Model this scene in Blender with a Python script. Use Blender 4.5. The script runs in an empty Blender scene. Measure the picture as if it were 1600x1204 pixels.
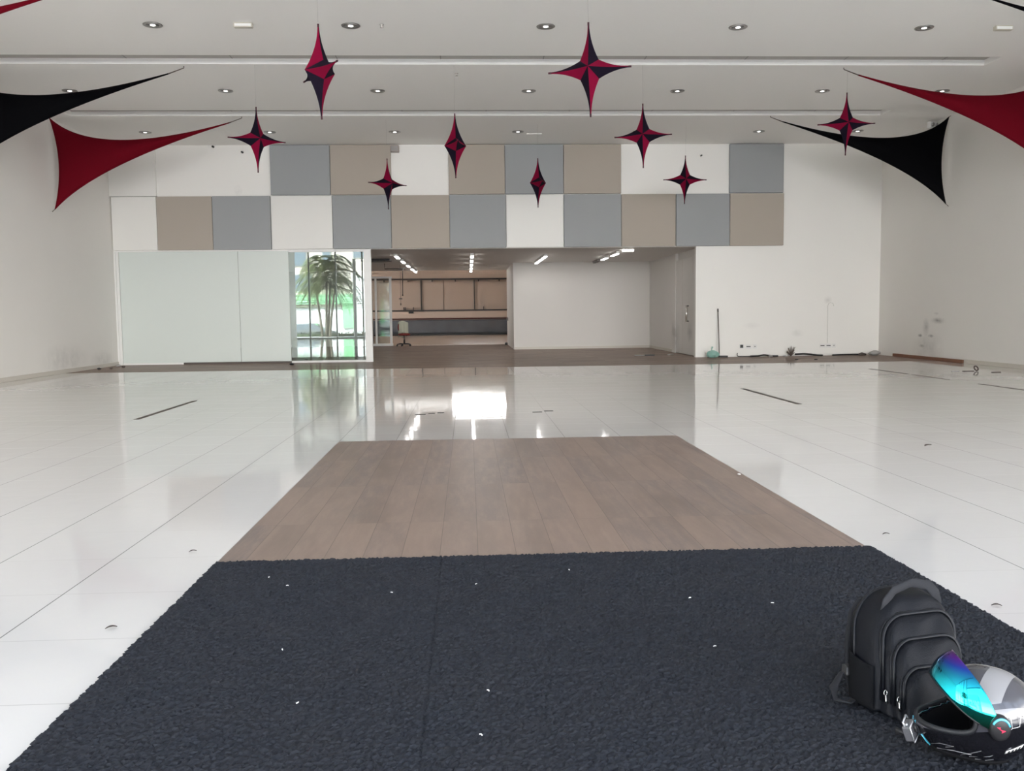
import bpy, bmesh, math, random
from mathutils import Vector, Matrix, Euler
random.seed(7)
S = bpy.context.scene
COL = S.collection
PI = math.pi

# ---------------------------------------------------------------- camera
cam = bpy.data.cameras.new('camera')
cam.sensor_width = 36.0
cam.lens = 36.0 * 1406.25 / 1600.0
cam.clip_start = 0.05
cam.clip_end = 400
cam_o = bpy.data.objects.new('camera', cam)
COL.objects.link(cam_o)
_pi, _ya, _ro = -0.0802141, 0.0480472, -0.0114479
_f = Vector((math.sin(_ya) * math.cos(_pi), math.cos(_ya) * math.cos(_pi), math.sin(_pi)))
_r0 = Vector((math.cos(_ya), -math.sin(_ya), 0))
_u0 = _r0.cross(_f)
_r = _r0 * math.cos(_ro) + _u0 * math.sin(_ro)
_u = -_r0 * math.sin(_ro) + _u0 * math.cos(_ro)
cam_o.matrix_world = Matrix(((_r.x, _u.x, -_f.x, 0), (_r.y, _u.y, -_f.y, 0), (_r.z, _u.z, -_f.z, 4 / 3), (0, 0, 0, 1)))
S.camera = cam_o

# ---------------------------------------------------------------- sky, sun, exposure
W = bpy.data.worlds.new('sky')
S.world = W
W.use_nodes = True
_n = W.node_tree.nodes
_bg = _n['Background']
_tc = _n.new('ShaderNodeTexCoord')
_sp = _n.new('ShaderNodeSeparateXYZ')
_rp = _n.new('ShaderNodeValToRGB')
W.node_tree.links.new(_tc.outputs['Generated'], _sp.inputs[0])
W.node_tree.links.new(_sp.outputs['Z'], _rp.inputs[0])
W.node_tree.links.new(_rp.outputs[0], _bg.inputs[0])
# bright hazy band near the horizon, dimmer and bluer overhead
_e = _rp.color_ramp.elements
_e[0].position, _e[0].color = 0.0, (1.0, 0.985, 0.96, 1)
_e[1].position, _e[1].color = 1.0, (0.12, 0.17, 0.26, 1)
_m = _e.new(0.14); _m.color = (1.0, 0.985, 0.96, 1)
_m = _e.new(0.30); _m.color = (0.24, 0.265, 0.31, 1)
_bg.inputs[1].default_value = 2.85
sun = bpy.data.lights.new('sun', 'SUN')
sun.energy = 5.0
sun.angle = math.radians(3)
sun.color = (0.97, 0.98, 1.0)
sun_o = bpy.data.objects.new('sun', sun)
COL.objects.link(sun_o)
sun_o.rotation_euler = Vector((0.35, -0.62, -0.8)).to_track_quat('-Z', 'Y').to_euler()
# light portal in the open shopfront (emits nothing, only guides sky sampling)
por = bpy.data.lights.new('shopfront_portal', 'AREA')
por.shape = 'RECTANGLE'
por.size = 21.6
por.size_y = 5.6
por.cycles.is_portal = True
por_o = bpy.data.objects.new('shopfront_portal', por)
COL.objects.link(por_o)
por_o.location = (1.08, -0.75, 2.85)
por_o.rotation_euler = (PI / 2, 0, 0)
S.view_settings.view_transform = 'Standard'
S.view_settings.look = 'None'
S.view_settings.gamma = 1
S.view_settings.exposure = 2.68
S.cycles.max_bounces = 14
S.cycles.diffuse_bounces = 12
S.cycles.glossy_bounces = 4
S.cycles.transparent_max_bounces = 12
S.cycles.caustics_reflective = False
S.cycles.caustics_refractive = False
S.cycles.use_denoising = True

# ---------------------------------------------------------------- helpers
class MB:
    """collects faces of one mesh object"""
    def __init__(s):
        s.v, s.f, s.m = [], [], []
        s.smooth = set()
    def add(s, vs, fs, mi=0, smooth=False):
        b = len(s.v)
        s.v += [tuple(v) for v in vs]
        for f in fs:
            if smooth: s.smooth.add(len(s.f))
            s.f.append(tuple(i + b for i in f))
            s.m.append(mi)
        return s
    def box(s, x0, x1, y0, y1, z0, z1, mi=0):
        v = [(x, y, z) for z in (z0, z1) for y in (y0, y1) for x in (x0, x1)]
        return s.add(v, [(0, 2, 3, 1), (4, 5, 7, 6), (0, 1, 5, 4), (2, 6, 7, 3), (0, 4, 6, 2), (1, 3, 7, 5)], mi)
    def tube(s, path, r, n=8, mi=0, cap=True, flat=1.0, up=None):
        pts = [Vector(p) for p in path]
        rs = r if isinstance(r, (list, tuple)) else [r] * len(pts)
        vs, fs = [], []
        prev = None
        for i, p in enumerate(pts):
            t = (pts[min(i + 1, len(pts) - 1)] - pts[max(i - 1, 0)]).normalized()
            if up is not None:
                a = Vector(up)
            elif prev is not None:
                a = prev
            else:
                a = Vector((0, 0, 1)) if abs(t.z) < .9 else Vector((1, 0, 0))
            n1 = (a - t * a.dot(t)).normalized()
            n2 = t.cross(n1)
            prev = n1
            for k in range(n):
                w = 2 * PI * k / n
                vs.append(p + n1 * (math.cos(w) * rs[i] * flat) + n2 * (math.sin(w) * rs[i]))
        for i in range(len(pts) - 1):
            for k in range(n):
                a, b = i * n + k, i * n + (k + 1) % n
                fs.append((a, b, b + n, a + n))
        if cap:
            fs.append(tuple(reversed(range(n))))
            fs.append(tuple(range((len(pts) - 1) * n, len(pts) * n)))
        return s.add(vs, fs, mi, True)
    def lathe(s, prof, n=24, c=(0, 0, 0), mi=0, axis='z'):
        vs, fs = [], []
        for r, z in prof:
            for k in range(n):
                w = 2 * PI * k / n
                p = (r * math.cos(w), r * math.sin(w), z)
                if axis == 'y': p = (p[0], p[2], p[1])
                if axis == 'x': p = (p[2], p[0], p[1])
                vs.append((c[0] + p[0], c[1] + p[1], c[2] + p[2]))
        for i in range(len(prof) - 1):
            for k in range(n):
                a, b = i * n + k, i * n + (k + 1) % n
                fs.append((a, b, b + n, a + n))
        if prof[0][0] > 1e-5: fs.append(tuple(reversed(range(n))))
        if prof[-1][0] > 1e-5: fs.append(tuple(range((len(prof) - 1) * n, len(prof) * n)))
        return s.add(vs, fs, mi, True)
    def grid(s, fn, nu, nv, mi=0, close_u=False, smooth=True):
        vs = [fn(i / nu, j / nv) for j in range(nv + 1) for i in range(nu + (0 if close_u else 1))]
        w = nu if close_u else nu + 1
        fs = []
        for j in range(nv):
            for i in range(nu):
                a = j * w + i
                b = j * w + (i + 1) % w
                fs.append((a, b, b + w, a + w))
        return s.add(vs, fs, mi, smooth)
    def build(s, name, mats, parent=None, loc=None, rot=None, bevel=0, solid=0, weld=False, sub=0):
        me = bpy.data.meshes.new(name)
        me.from_pydata(s.v, [], s.f)
        for m in (mats if isinstance(mats, (list, tuple)) else [mats]):
            me.materials.append(m)
        for i, p in enumerate(me.polygons):
            p.material_index = s.m[i]
            p.use_smooth = i in s.smooth
        bm = bmesh.new()
        bm.from_mesh(me)
        if weld: bmesh.ops.remove_doubles(bm, verts=bm.verts, dist=1e-5)
        bmesh.ops.recalc_face_normals(bm, faces=bm.faces)
        bm.to_mesh(me)
        bm.free()
        o = bpy.data.objects.new(name, me)
        COL.objects.link(o)
        if parent: o.parent = parent
        if loc: o.location = loc
        if rot: o.rotation_euler = rot
        if bevel:
            b = o.modifiers.new('bevel', 'BEVEL')
            b.width = bevel
            b.segments = 2
            b.limit_method = 'ANGLE'
        if solid:
            b = o.modifiers.new('solid', 'SOLIDIFY')
            b.thickness = solid
            b.offset = 0
        if sub:
            b = o.modifiers.new('sub', 'SUBSURF')
            b.levels = sub
            b.render_levels = sub
        return o

def tag(o, label, cat, group=None):
    o['label'] = label
    o['category'] = cat
    if group: o['group'] = group
    return o
def struct(o):
    o['kind'] = 'structure'
    return o
def thing(name, label, cat, loc=(0, 0, 0), rot=(0, 0, 0), group=None):
    o = bpy.data.objects.new(name, None)
    COL.objects.link(o)
    o.location = loc
    o.rotation_euler = rot
    o.empty_display_size = .1
    return tag(o, label, cat, group)
def copy_tree(o, parent=None):
    c = o.copy()
    COL.objects.link(c)
    if parent: c.parent = parent
    for ch in list(o.children):
        copy_tree(ch, c)
    return c

# ---------------------------------------------------------------- materials
def lk(nt, a, b): nt.links.new(a, b)
def mat(name, col, rough=.5, metal=0, spec=.5, coat=0, emit=None, es=0, bump=0, bscale=50, var=0, vscale=5):
    m = bpy.data.materials.new(name)
    m.use_nodes = True
    nt = m.node_tree
    p = nt.nodes['Principled BSDF']
    p.inputs['Base Color'].default_value = (*col, 1)
    p.inputs['Roughness'].default_value = rough
    p.inputs['Metallic'].default_value = metal
    p.inputs['Specular IOR Level'].default_value = spec
    p.inputs['Coat Weight'].default_value = coat
    p.inputs['Coat Roughness'].default_value = .05
    if emit:
        p.inputs['Emission Color'].default_value = (*emit, 1)
        p.inputs['Emission Strength'].default_value = es
    if bump or var:
        tc = nt.nodes.new('ShaderNodeTexCoord')
    if bump:
        n = nt.nodes.new('ShaderNodeTexNoise')
        n.inputs['Scale'].default_value = bscale
        n.inputs['Detail'].default_value = 4
        b = nt.nodes.new('ShaderNodeBump')
        b.inputs['Strength'].default_value = bump
        b.inputs['Distance'].default_value = .01
        lk(nt, tc.outputs['Object'], n.inputs['Vector'])
        lk(nt, n.outputs['Fac'], b.inputs['Height'])
        lk(nt, b.outputs[0], p.inputs['Normal'])
    if var:
        n = nt.nodes.new('ShaderNodeTexNoise')
        n.inputs['Scale'].default_value = vscale
        n.inputs['Detail'].default_value = 5
        x = nt.nodes.new('ShaderNodeMix')
        x.data_type = 'RGBA'
        x.inputs[6].default_value = (*[c * (1 - var) for c in col], 1)
        x.inputs[7].default_value = (*[min(1, c * (1 + var)) for c in col], 1)
        lk(nt, tc.outputs['Object'], n.inputs['Vector'])
        lk(nt, n.outputs['Fac'], x.inputs[0])
        lk(nt, x.outputs[2], p.inputs['Base Color'])
    return m
def mnode(nt, op, a, b=None, c=None):
    n = nt.nodes.new('ShaderNodeMath')
    n.operation = op
    for i, v in enumerate((a, b, c)):
        if v is None: continue
        if isinstance(v, (int, float)): n.inputs[i].default_value = v
        else: lk(nt, v, n.inputs[i])
    return n.outputs[0]
def mixc(nt, f, a, b):
    n = nt.nodes.new('ShaderNodeMix')
    n.data_type = 'RGBA'
    if isinstance(f, (int, float)): n.inputs[0].default_value = f
    else: lk(nt, f, n.inputs[0])
    for i, v in ((6, a), (7, b)):
        if isinstance(v, tuple): n.inputs[i].default_value = (*v, 1)
        else: lk(nt, v, n.inputs[i])
    return n.outputs[2]
def noise(nt, vec, scale, detail=4, rough=.5):
    n = nt.nodes.new('ShaderNodeTexNoise')
    n.inputs['Scale'].default_value = scale
    n.inputs['Detail'].default_value = detail
    n.inputs['Roughness'].default_value = rough
    lk(nt, vec, n.inputs['Vector'])
    return n.outputs['Fac']

def stained_wall(name, col, stains, rough=.6):
    """painted wall with scuffs: stains = [(centre, radii, strength)]"""
    m = mat(name, col, rough)
    nt = m.node_tree
    p = nt.nodes['Principled BSDF']
    g = nt.nodes.new('ShaderNodeNewGeometry')
    pos = g.outputs['Position']
    big = noise(nt, pos, .7, 4)
    base = mixc(nt, big, tuple(c * .975 for c in col), tuple(min(1, c * 1.02) for c in col))
    fine = noise(nt, pos, 3.2, 6, .65)
    total = None
    for c, r, k in stains:
        a = nt.nodes.new('ShaderNodeVectorMath'); a.operation = 'SUBTRACT'
        lk(nt, pos, a.inputs[0]); a.inputs[1].default_value = c
        d = nt.nodes.new('ShaderNodeVectorMath'); d.operation = 'DIVIDE'
        lk(nt, a.outputs[0], d.inputs[0]); d.inputs[1].default_value = r
        l = nt.nodes.new('ShaderNodeVectorMath'); l.operation = 'LENGTH'
        lk(nt, d.outputs[0], l.inputs[0])
        s = mnode(nt, 'SUBTRACT', 1, l.outputs['Value'])
        s = mnode(nt, 'MAXIMUM', s, 0)
        s = mnode(nt, 'MULTIPLY', s, k)
        total = s if total is None else mnode(nt, 'ADD', total, s)
    fm = mnode(nt, 'MULTIPLY', mnode(nt, 'SUBTRACT', fine, .3), 2.2)
    total = mnode(nt, 'MINIMUM', mnode(nt, 'MULTIPLY', total, mnode(nt, 'MAXIMUM', fm, 0)), .8)
    lk(nt, mixc(nt, total, base, tuple(c * .32 for c in col)), p.inputs['Base Color'])
    return m

def tile_floor():
    m = mat('white_porcelain_tile', (.8, .79, .77), .06, spec=.55)
    nt = m.node_tree
    p = nt.nodes['Principled BSDF']
    g = nt.nodes.new('ShaderNodeNewGeometry')
    sp = nt.nodes.new('ShaderNodeSeparateXYZ')
    lk(nt, g.outputs['Position'], sp.inputs[0])
    def gap(v, off, pitch, w):
        t = mnode(nt, 'DIVIDE', mnode(nt, 'SUBTRACT', v, off), pitch)
        fr = mnode(nt, 'FRACT', t)
        e = mnode(nt, 'MINIMUM', fr, mnode(nt, 'SUBTRACT', 1, fr))
        return mnode(nt, 'LESS_THAN', mnode(nt, 'MULTIPLY', e, pitch), w), mnode(nt, 'FLOOR', t)
    gx, ix = gap(sp.outputs['X'], -1.98, .6, .0034)
    gy, iy = gap(sp.outputs['Y'], 3.10, .635, .0026)
    cb = nt.nodes.new('ShaderNodeCombineXYZ')
    lk(nt, ix, cb.inputs[0]); lk(nt, iy, cb.inputs[1])
    wn = nt.nodes.new('ShaderNodeTexWhiteNoise')
    lk(nt, cb.outputs[0], wn.inputs['Vector'])
    cl = noise(nt, g.outputs['Position'], 1.3, 5, .6)
    base = mixc(nt, mnode(nt, 'MULTIPLY', wn.outputs['Value'], .5), (.72, .71, .69), (.69, .675, .655))
    base = mixc(nt, mnode(nt, 'MULTIPLY', cl, .3), base, (.745, .74, .73))
    base = mixc(nt, mnode(nt, 'MULTIPLY', gy, .6), base, (.20, .19, .18))
    base = mixc(nt, mnode(nt, 'MULTIPLY', gx, .92), base, (.10, .095, .09))
    lk(nt, base, p.inputs['Base Color'])
    gg = mnode(nt, 'MAXIMUM', gx, gy)
    du = noise(nt, g.outputs['Position'], 2.5, 6, .6)
    lk(nt, mnode(nt, 'ADD', mnode(nt, 'ADD', .03, mnode(nt, 'MULTIPLY', du, .05)), mnode(nt, 'MULTIPLY', gg, .6)), p.inputs['Roughness'])
    # every tile is laid a hair out of level, and is faintly wavy
    wv = noise(nt, g.outputs['Position'], 5, 2)
    b = nt.nodes.new('ShaderNodeBump')
    b.inputs['Strength'].default_value = .03
    b.inputs['Distance'].default_value = .02
    lk(nt, wv, b.inputs['Height'])
    tl = nt.nodes.new('ShaderNodeVectorMath'); tl.operation = 'SUBTRACT'
    lk(nt, wn.outputs['Color'], tl.inputs[0]); tl.inputs[1].default_value = (.5, .5, .5)
    sc = nt.nodes.new('ShaderNodeVectorMath'); sc.operation = 'SCALE'
    lk(nt, tl.outputs[0], sc.inputs[0]); sc.inputs[3].default_value = .003
    ad = nt.nodes.new('ShaderNodeVectorMath'); ad.operation = 'ADD'
    lk(nt, b.outputs[0], ad.inputs[0]); lk(nt, sc.outputs[0], ad.inputs[1])
    nm = nt.nodes.new('ShaderNodeVectorMath'); nm.operation = 'NORMALIZE'
    lk(nt, ad.outputs[0], nm.inputs[0])
    lk(nt, nm.outputs[0], p.inputs['Normal'])
    return m

def plank_floor(name, along, x0, w, y0, l, c1, c2, c3, rough, polish=None):
    """wood-look planks in a stacked grid; along = axis of the grain"""
    m = mat(name, c1, rough, spec=.35)
    nt = m.node_tree
    p = nt.nodes['Principled BSDF']
    g = nt.nodes.new('ShaderNodeNewGeometry')
    sp = nt.nodes.new('ShaderNodeSeparateXYZ')
    lk(nt, g.outputs['Position'], sp.inputs[0])
    a, b = ('X', 'Y') if along == 'Y' else ('Y', 'X')
    tx = mnode(nt, 'DIVIDE', mnode(nt, 'SUBTRACT', sp.outputs[a], x0), w)
    ty = mnode(nt, 'DIVIDE', mnode(nt, 'SUBTRACT', sp.outputs[b], y0), l)
    ix, iy = mnode(nt, 'FLOOR', tx), mnode(nt, 'FLOOR', ty)
    cb = nt.nodes.new('ShaderNodeCombineXYZ')
    lk(nt, ix, cb.inputs[0]); lk(nt, iy, cb.inputs[1])
    wn = nt.nodes.new('ShaderNodeTexWhiteNoise')
    lk(nt, cb.outputs[0], wn.inputs['Vector'])
    mp = nt.nodes.new('ShaderNodeVectorMath'); mp.operation = 'MULTIPLY'
    lk(nt, g.outputs['Position'], mp.inputs[0])
    mp.inputs[1].default_value = (1, .16, 1) if along == 'Y' else (.16, 1, 1)
    of = nt.nodes.new('ShaderNodeVectorMath'); of.operation = 'MULTIPLY_ADD'
    lk(nt, wn.outputs['Color'], of.inputs[0]); of.inputs[1].default_value = (9, 9, 9)
    lk(nt, mp.outputs[0], of.inputs[2])
    gr = noise(nt, of.outputs[0], 16, 8, .68)
    gr2 = noise(nt, of.outputs[0], 4.5, 4, .6)
    base = mixc(nt, wn.outputs['Value'], c1, c2)
    k = mnode(nt, 'MULTIPLY', mnode(nt, 'SUBTRACT', gr, .40), 3.2)
    k.node.use_clamp = True
    base = mixc(nt, k, base, c3)
    k2 = mnode(nt, 'MULTIPLY', mnode(nt, 'SUBTRACT', gr2, .47), 3.0)
    k2.node.use_clamp = True
    base = mixc(nt, k2, base, tuple(x * .66 for x in c1))
    def ed(t, size, wd):
        fr = mnode(nt, 'FRACT', t)
        e = mnode(nt, 'MULTIPLY', mnode(nt, 'MINIMUM', fr, mnode(nt, 'SUBTRACT', 1, fr)), size)
        return mnode(nt, 'LESS_THAN', e, wd)
    gap = mnode(nt, 'MAXIMUM', ed(tx, w, .0018), mnode(nt, 'MULTIPLY', ed(ty, l, .0014), .5))
    base = mixc(nt, mnode(nt, 'MULTIPLY', gap, .75), base, tuple(x * .3 for x in c1))
    lk(nt, base, p.inputs['Base Color'])
    lk(nt, mnode(nt, 'ADD', rough - .06, mnode(nt, 'MULTIPLY', gr, .12)), p.inputs['Roughness'])
    if polish is not None:
        d = nt.nodes.new('ShaderNodeBsdfDiffuse'); gl_ = nt.nodes.new('ShaderNodeBsdfGlossy'); x = nt.nodes.new('ShaderNodeMixShader')
        lk(nt, base, d.inputs[0]); gl_.inputs['Roughness'].default_value = rough; x.inputs[0].default_value = polish
        lk(nt, d.outputs[0], x.inputs[1]); lk(nt, gl_.outputs[0], x.inputs[2])
        lk(nt, x.outputs[0], nt.nodes['Material Output'].inputs[0])
    return m

M = {}
M['floor'] = tile_floor()
M['plank'] = plank_floor('taupe_plank_tile', 'Y', -.175, .212, 5.715, 1.265, (.25, .18, .145), (.165, .13, .12), (.31, .23, .187), .36)
M['strip'] = plank_floor('grey_brown_plank_tile', 'X', 22.3, .212, 0, 1.26, (.36, .285, .245), (.30, .24, .215), (.41, .33, .285), .11, .17)
M['hall_floor'] = mat('beige_cement_floor', (.50, .40, .33), .25, var=.12, vscale=2)
M['ceil'] = mat('white_ceiling_paint', (.90, .89, .87), .7)
M['white'] = mat('white_paint', (.82, .81, .79), .5)
M['back'] = stained_wall('back_wall_paint', (.84, .83, .805), [
    ((9.55, 25.7, .66), (.22, .3, .12), .35), ((10.42, 25.7, 1.62), (.13, .3, .14), .7), ((8.2, 25.7, .9), (.3, .3, .1), .22),
    ((-6.32, 25.7, 4.82), (.14, .3, .16), .5), ((6.2, 25.7, 5.3), (.2, .3, .2), .5), ((9.6, 25.7, .0), (3.5, .3, .08), .5)], .45)
M['side'] = stained_wall('side_wall_paint', (.78, .76, .73), [
    ((11.95, 22.4, 1.02), (.3, .45, .09), 1.3), ((11.95, 23.0, .85), (.3, .2, .25), .9), ((11.95, 23.3, .62), (.3, .12, .05), 2.2),
    ((11.95, 22.75, .62), (.3, .16, .05), 2.2), ((11.95, 23.2, .35), (.3, .18, .05), 1.2), ((11.95, 22.5, 1.2), (.3, .14, .04), 1.2),
    ((11.95, 22.9, .3), (.3, .9, .5), .5), ((-9.8, 22.4, .35), (.3, 1.4, .4), .45), ((-9.8, 24.6, .2), (.3, .8, .3), .6)], .6)
M['recess'] = stained_wall('recess_wall_paint', (.72, .70, .675), [((6.65, 28.9, .6), (.3, .8, .5), .8), ((6.6, 26.9, .7), (.3, .4, .35), 1.0)], .55)
M['beige'] = mat('beige_panel_fabric', (.42, .375, .325), .75, bump=.05, bscale=300)
M['grey'] = mat('grey_panel_fabric', (.335, .35, .36), .75, bump=.05, bscale=300)
M['pwhite'] = mat('white_panel_paint', (.80, .795, .77), .5)
M['base'] = mat('baseboard_cream', (.58, .545, .49), .4)
M['brown'] = mat('raw_brown_board', (.20, .085, .045), .6, var=.2, vscale=6)
M['frost'] = mat('back_painted_glass', (.66, .715, .69), .12, spec=.5)
M['alu'] = mat('white_aluminium', (.78, .78, .77), .35)
M['chrome'] = mat('brushed_steel', (.75, .74, .72), .25, metal=1)
M['dark'] = mat('black_plastic', (.015, .015, .017), .45)
M['black_metal'] = mat('black_paint_metal', (.03, .022, .02), .4)
M['slot'] = mat('dark_channel_cover', (.085, .065, .058), .5)
M['rope'] = mat('grey_cord', (.35, .34, .33), .8)
M['emit'] = mat('fluorescent_diffuser', (.9, .9, .88), .4, emit=(1, .97, .93), es=2.5)
M['lens'] = mat('downlight_lens', (.9, .9, .9), .3, emit=(1, .97, .93), es=1.2)
M['refl'] = mat('downlight_reflector', (.42, .41, .40), .35, metal=1)

def fabric(name, col):
    m = mat(name, col, .85, spec=.08)
    p = m.node_tree.nodes['Principled BSDF']
    nt = m.node_tree
    tc = nt.nodes.new('ShaderNodeTexCoord')
    w = nt.nodes.new('ShaderNodeTexWave')
    w.inputs['Scale'].default_value = 220
    b = nt.nodes.new('ShaderNodeBump')
    b.inputs['Strength'].default_value = .06
    lk(nt, tc.outputs['Object'], w.inputs['Vector'])
    lk(nt, w.outputs['Fac'], b.inputs['Height'])
    lk(nt, b.outputs[0], p.inputs['Normal'])
    return m
M['red'] = fabric('red_stretch_fabric', (.13, .002, .009))
M['blk'] = fabric('black_stretch_fabric', (.0012, .0012, .002))
M['sred'] = fabric('crimson_star_fabric', (.175, .0025, .026))
M['sblk'] = fabric('black_star_fabric', (.009, .006, .014))
M['tip'] = mat('dark_wine_tip', (.05, .008, .018), .6)

def glass(name, tint, refl):
    m = bpy.data.materials.new(name)
    m.use_nodes = True
    nt = m.node_tree
    nt.nodes.remove(nt.nodes['Principled BSDF'])
    out = nt.nodes['Material Output']
    t = nt.nodes.new('ShaderNodeBsdfTransparent')
    t.inputs[0].default_value = (*tint, 1)
    g = nt.nodes.new('ShaderNodeBsdfGlossy')
    g.inputs['Roughness'].default_value = .003
    g.inputs[0].default_value = (.93, 1, .96, 1)
    x = nt.nodes.new('ShaderNodeMixShader')
    x.inputs[0].default_value = refl
    lk(nt, t.outputs[0], x.inputs[1]); lk(nt, g.outputs[0], x.inputs[2])
    lk(nt, x.outputs[0], out.inputs[0])
    return m
M['glass'] = glass('shop_glass', (.78, .83, .81), .125)
M['clear'] = glass('door_glass', (.88, .9, .9), .035)

# ---------------------------------------------------------------- room dimensions
XL, XR = -9.8, 11.95
YB = 25.7            # plane of the back wall
ZC = 6.05
YF = -0.75           # shopfront
ZH = 3.17            # height of the opening / passage ceiling
YP = 38.6            # partition at the end of the passage
YE = 57.0            # end wall of the far hall

# floors
struct(MB().box(XL - .3, XR + .3, YF, 22.3, -.25, 0).build('floor', M['floor']))
struct(MB().box(XL - .3, XR + .3, 22.3, YP, -.25, 0).build('floor_rear', M['strip']))
struct(MB().box(-16, XR + .3, YP, YE + 4, -.25, 0).build('floor_hall', M['hall_floor']))
struct(MB().box(-1.38, 2.22, 4.7, 9.51, 0, .003).build('floor_inlay', M['plank']))

# ceiling with two recessed light coves
c = MB()
T1, T2 = (16.97, 17.56), (21.4, 22.0)
TX0, TX1 = -9.2, 10.15
c.box(XL - .3, XR + .3, YF - .3, T1[0], ZC, ZC + .4)
c.box(XL - .3, XR + .3, T1[1], T2[0], ZC, ZC + .4)
c.box(XL - .3, XR + .3, T2[1], YB + .3, ZC, ZC + .4)
for t in (T1, T2):
    c.box(XL - .3, TX0, t[0], t[1], ZC, ZC + .4)
    c.box(TX1, XR + .3, t[0], t[1], ZC, ZC + .4)
    c.box(TX0, TX1, t[0], t[1], ZC + .105, ZC + .4, 2)  # cove top, coloured darker than the ceiling around it
    x = -6.3 if t is T1 else -5.5
    while x < TX1 - .3:
        c.box(x, x + .02, t[0], t[1], ZC + .102, ZC + .105, 1)
        x += 1.95 if t is T1 else 2.0
struct(c.build('ceiling', [M['ceil'], mat('cove_joint', (.25, .24, .23), .7), mat('cove_top_dark', (.44, .425, .405), .8)]))

# side walls
struct(MB().box(XL - .3, XL, YF, YB + .3, 0, ZC).build('wall_left', M['side']))
struct(MB().box(XR, XR + .3, YF, YB + .3, 0, ZC).build('wall_right', M['side']))
# back wall: bulkhead over the opening, plain wall on the right
XO0, XO1 = -2.72, 6.55
b = MB()
b.box(XL, XO1, YB, YB + .18, ZH, ZC)
b.box(XO1, XR, YB, YB + .18, 0, ZC)
struct(b.build('wall_back', M['back']))
# plain boxed-out end of the bulkhead on the far left
struct(MB().box(XL, -8.53, YB - .10, YB, 4.66, ZC).build('trim_1', M['pwhite']))
# baseboards
struct(MB().box(XL, XL + .02, YF, YB, 0, .10).build('baseboard_left', M['base'], bevel=.004))
struct(MB().box(XR - .02, XR, YF, 21.13, 0, .10).build('baseboard_right', M['base'], bevel=.004))
tag(MB().box(XR - .05, XR - .005, 21.15, 24.72, .002, .085).build('skirting_board', M['brown'], bevel=.003),
    'bare brown skirting board at the foot of the right wall', 'board')

# wall cladding panels
def panel(i, x0, x1, z0, z1, key, lab, grp):
    d = {'beige': .085, 'grey': .095, 'pwhite': .075}[key] + .006 * ((i * 7) % 3)
    o = MB().box(x0 + .006, x1 - .006, YB - d, YB - .002, z0 + .006, z1 - .006).build('wall_panel', M[key], bevel=.012)
    tag(o, lab, 'wall panel', grp)
lowx = [-9.78, -8.55, -7.03, -5.43, -3.73, -2.1, -.47, 1.12, 2.75, 4.39, 5.95, 7.5, 9.07]
lowk = ['pwhite', 'beige', 'grey', 'pwhite', 'grey', 'beige', 'grey', 'pwhite', 'grey', 'beige', 'grey', 'beige']
where = ['leftmost of the lower row, against the left wall', 'in the lower row above the left end of the frosted glass', 'in the lower row above the right part of the frosted glass',
         'in the lower row above the edge of the clear window', 'in the lower row above the clear window and its post', 'in the lower row above the office chair',
         'in the lower row above the middle of the passage', 'in the lower row above the passage corner, beside the middle of the opening',
         'in the lower row above the left half of the recess', 'in the lower row above the right half of the recess', 'in the lower row above the door with the steel handle',
         'last on the right of the lower row, above the green bag']
nm = {'pwhite': 'white', 'beige': 'beige', 'grey': 'grey'}
for i, k in enumerate(lowk):
    panel(i, lowx[i], lowx[i + 1], ZH + .005, 4.655, k, nm[k] + ' square wall panel ' + where[i], 'square wall panels over the opening')
ups = [(-5.41, -3.76, 'grey', 'first of the upper row, right of the bare white wall on the left'), (-3.76, -2.07, 'beige', 'in the upper row, left of the small grey wall speaker'),
       (-.48, 1.10, 'beige', 'in the upper row, behind the fourth star'), (1.10, 2.75, 'grey', 'in the upper row, behind the small edge-on star'),
       (2.75, 4.39, 'beige', 'in the upper row, left of the wide bare white wall'), (7.48, 9.05, 'grey', 'last on the right of the upper row')]
ups[2] = (-.48, 1.10, 'beige', 'in the upper row, right of the wall speaker gap')
for i, (x0, x1, k, w) in enumerate(ups):
    panel(i + 3, x0, x1, 4.665, ZC - .01, k, nm[k] + ' square wall panel ' + w, 'square wall panels over the opening')

# frosted glass front on the left
for x0, x1, lab in ((-9.66, -6.405, 'wide frosted pale green glass panel beside the left wall'), (-6.395, -5.0, 'narrow frosted pale glass panel beside the clear window')):
    tag(MB().box(x0, x1, YB + .02, YB + .05, .05, ZH - .03).build('glass_panel', M['frost'], bevel=.004), lab, 'glass panel')
fr = MB()
fr.box(XL, XL + .05, YB, YB + .08, 0, ZH)
fr.box(XL + .06, -9.665, YB - .01, YB + .07, 0, ZH - .03)
fr.box(XL + .05, -4.99, YB, YB + .08, ZH - .03, ZH)
fr.box(XL + .14, -8.0, YB, YB + .08, .0, .05)
struct(fr.build('trim_2', M['alu']))
tag(MB().box(-8.0, -5.0, YB + .005, YB + .07, .0, .045).build('threshold_strip', M['slot']), 'dark exposed floor track under the frosted glass', 'track')
w1 = MB()
w1.box(-2.90, -2.70, YB - .03, YB + .12, 0, ZH)
w1.box(-4.99, -2.90, YB, YB + .08, ZH - .07, ZH)
w1.box(-4.99, -2.90, YB, YB + .08, 0, .06)
win = struct(w1.build('window_1', M['alu'], bevel=.004))
MB().box(-4.99, -2.90, YB + .03, YB + .042, .06, ZH - .07).build('window_pane', M['glass'], win)

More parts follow.
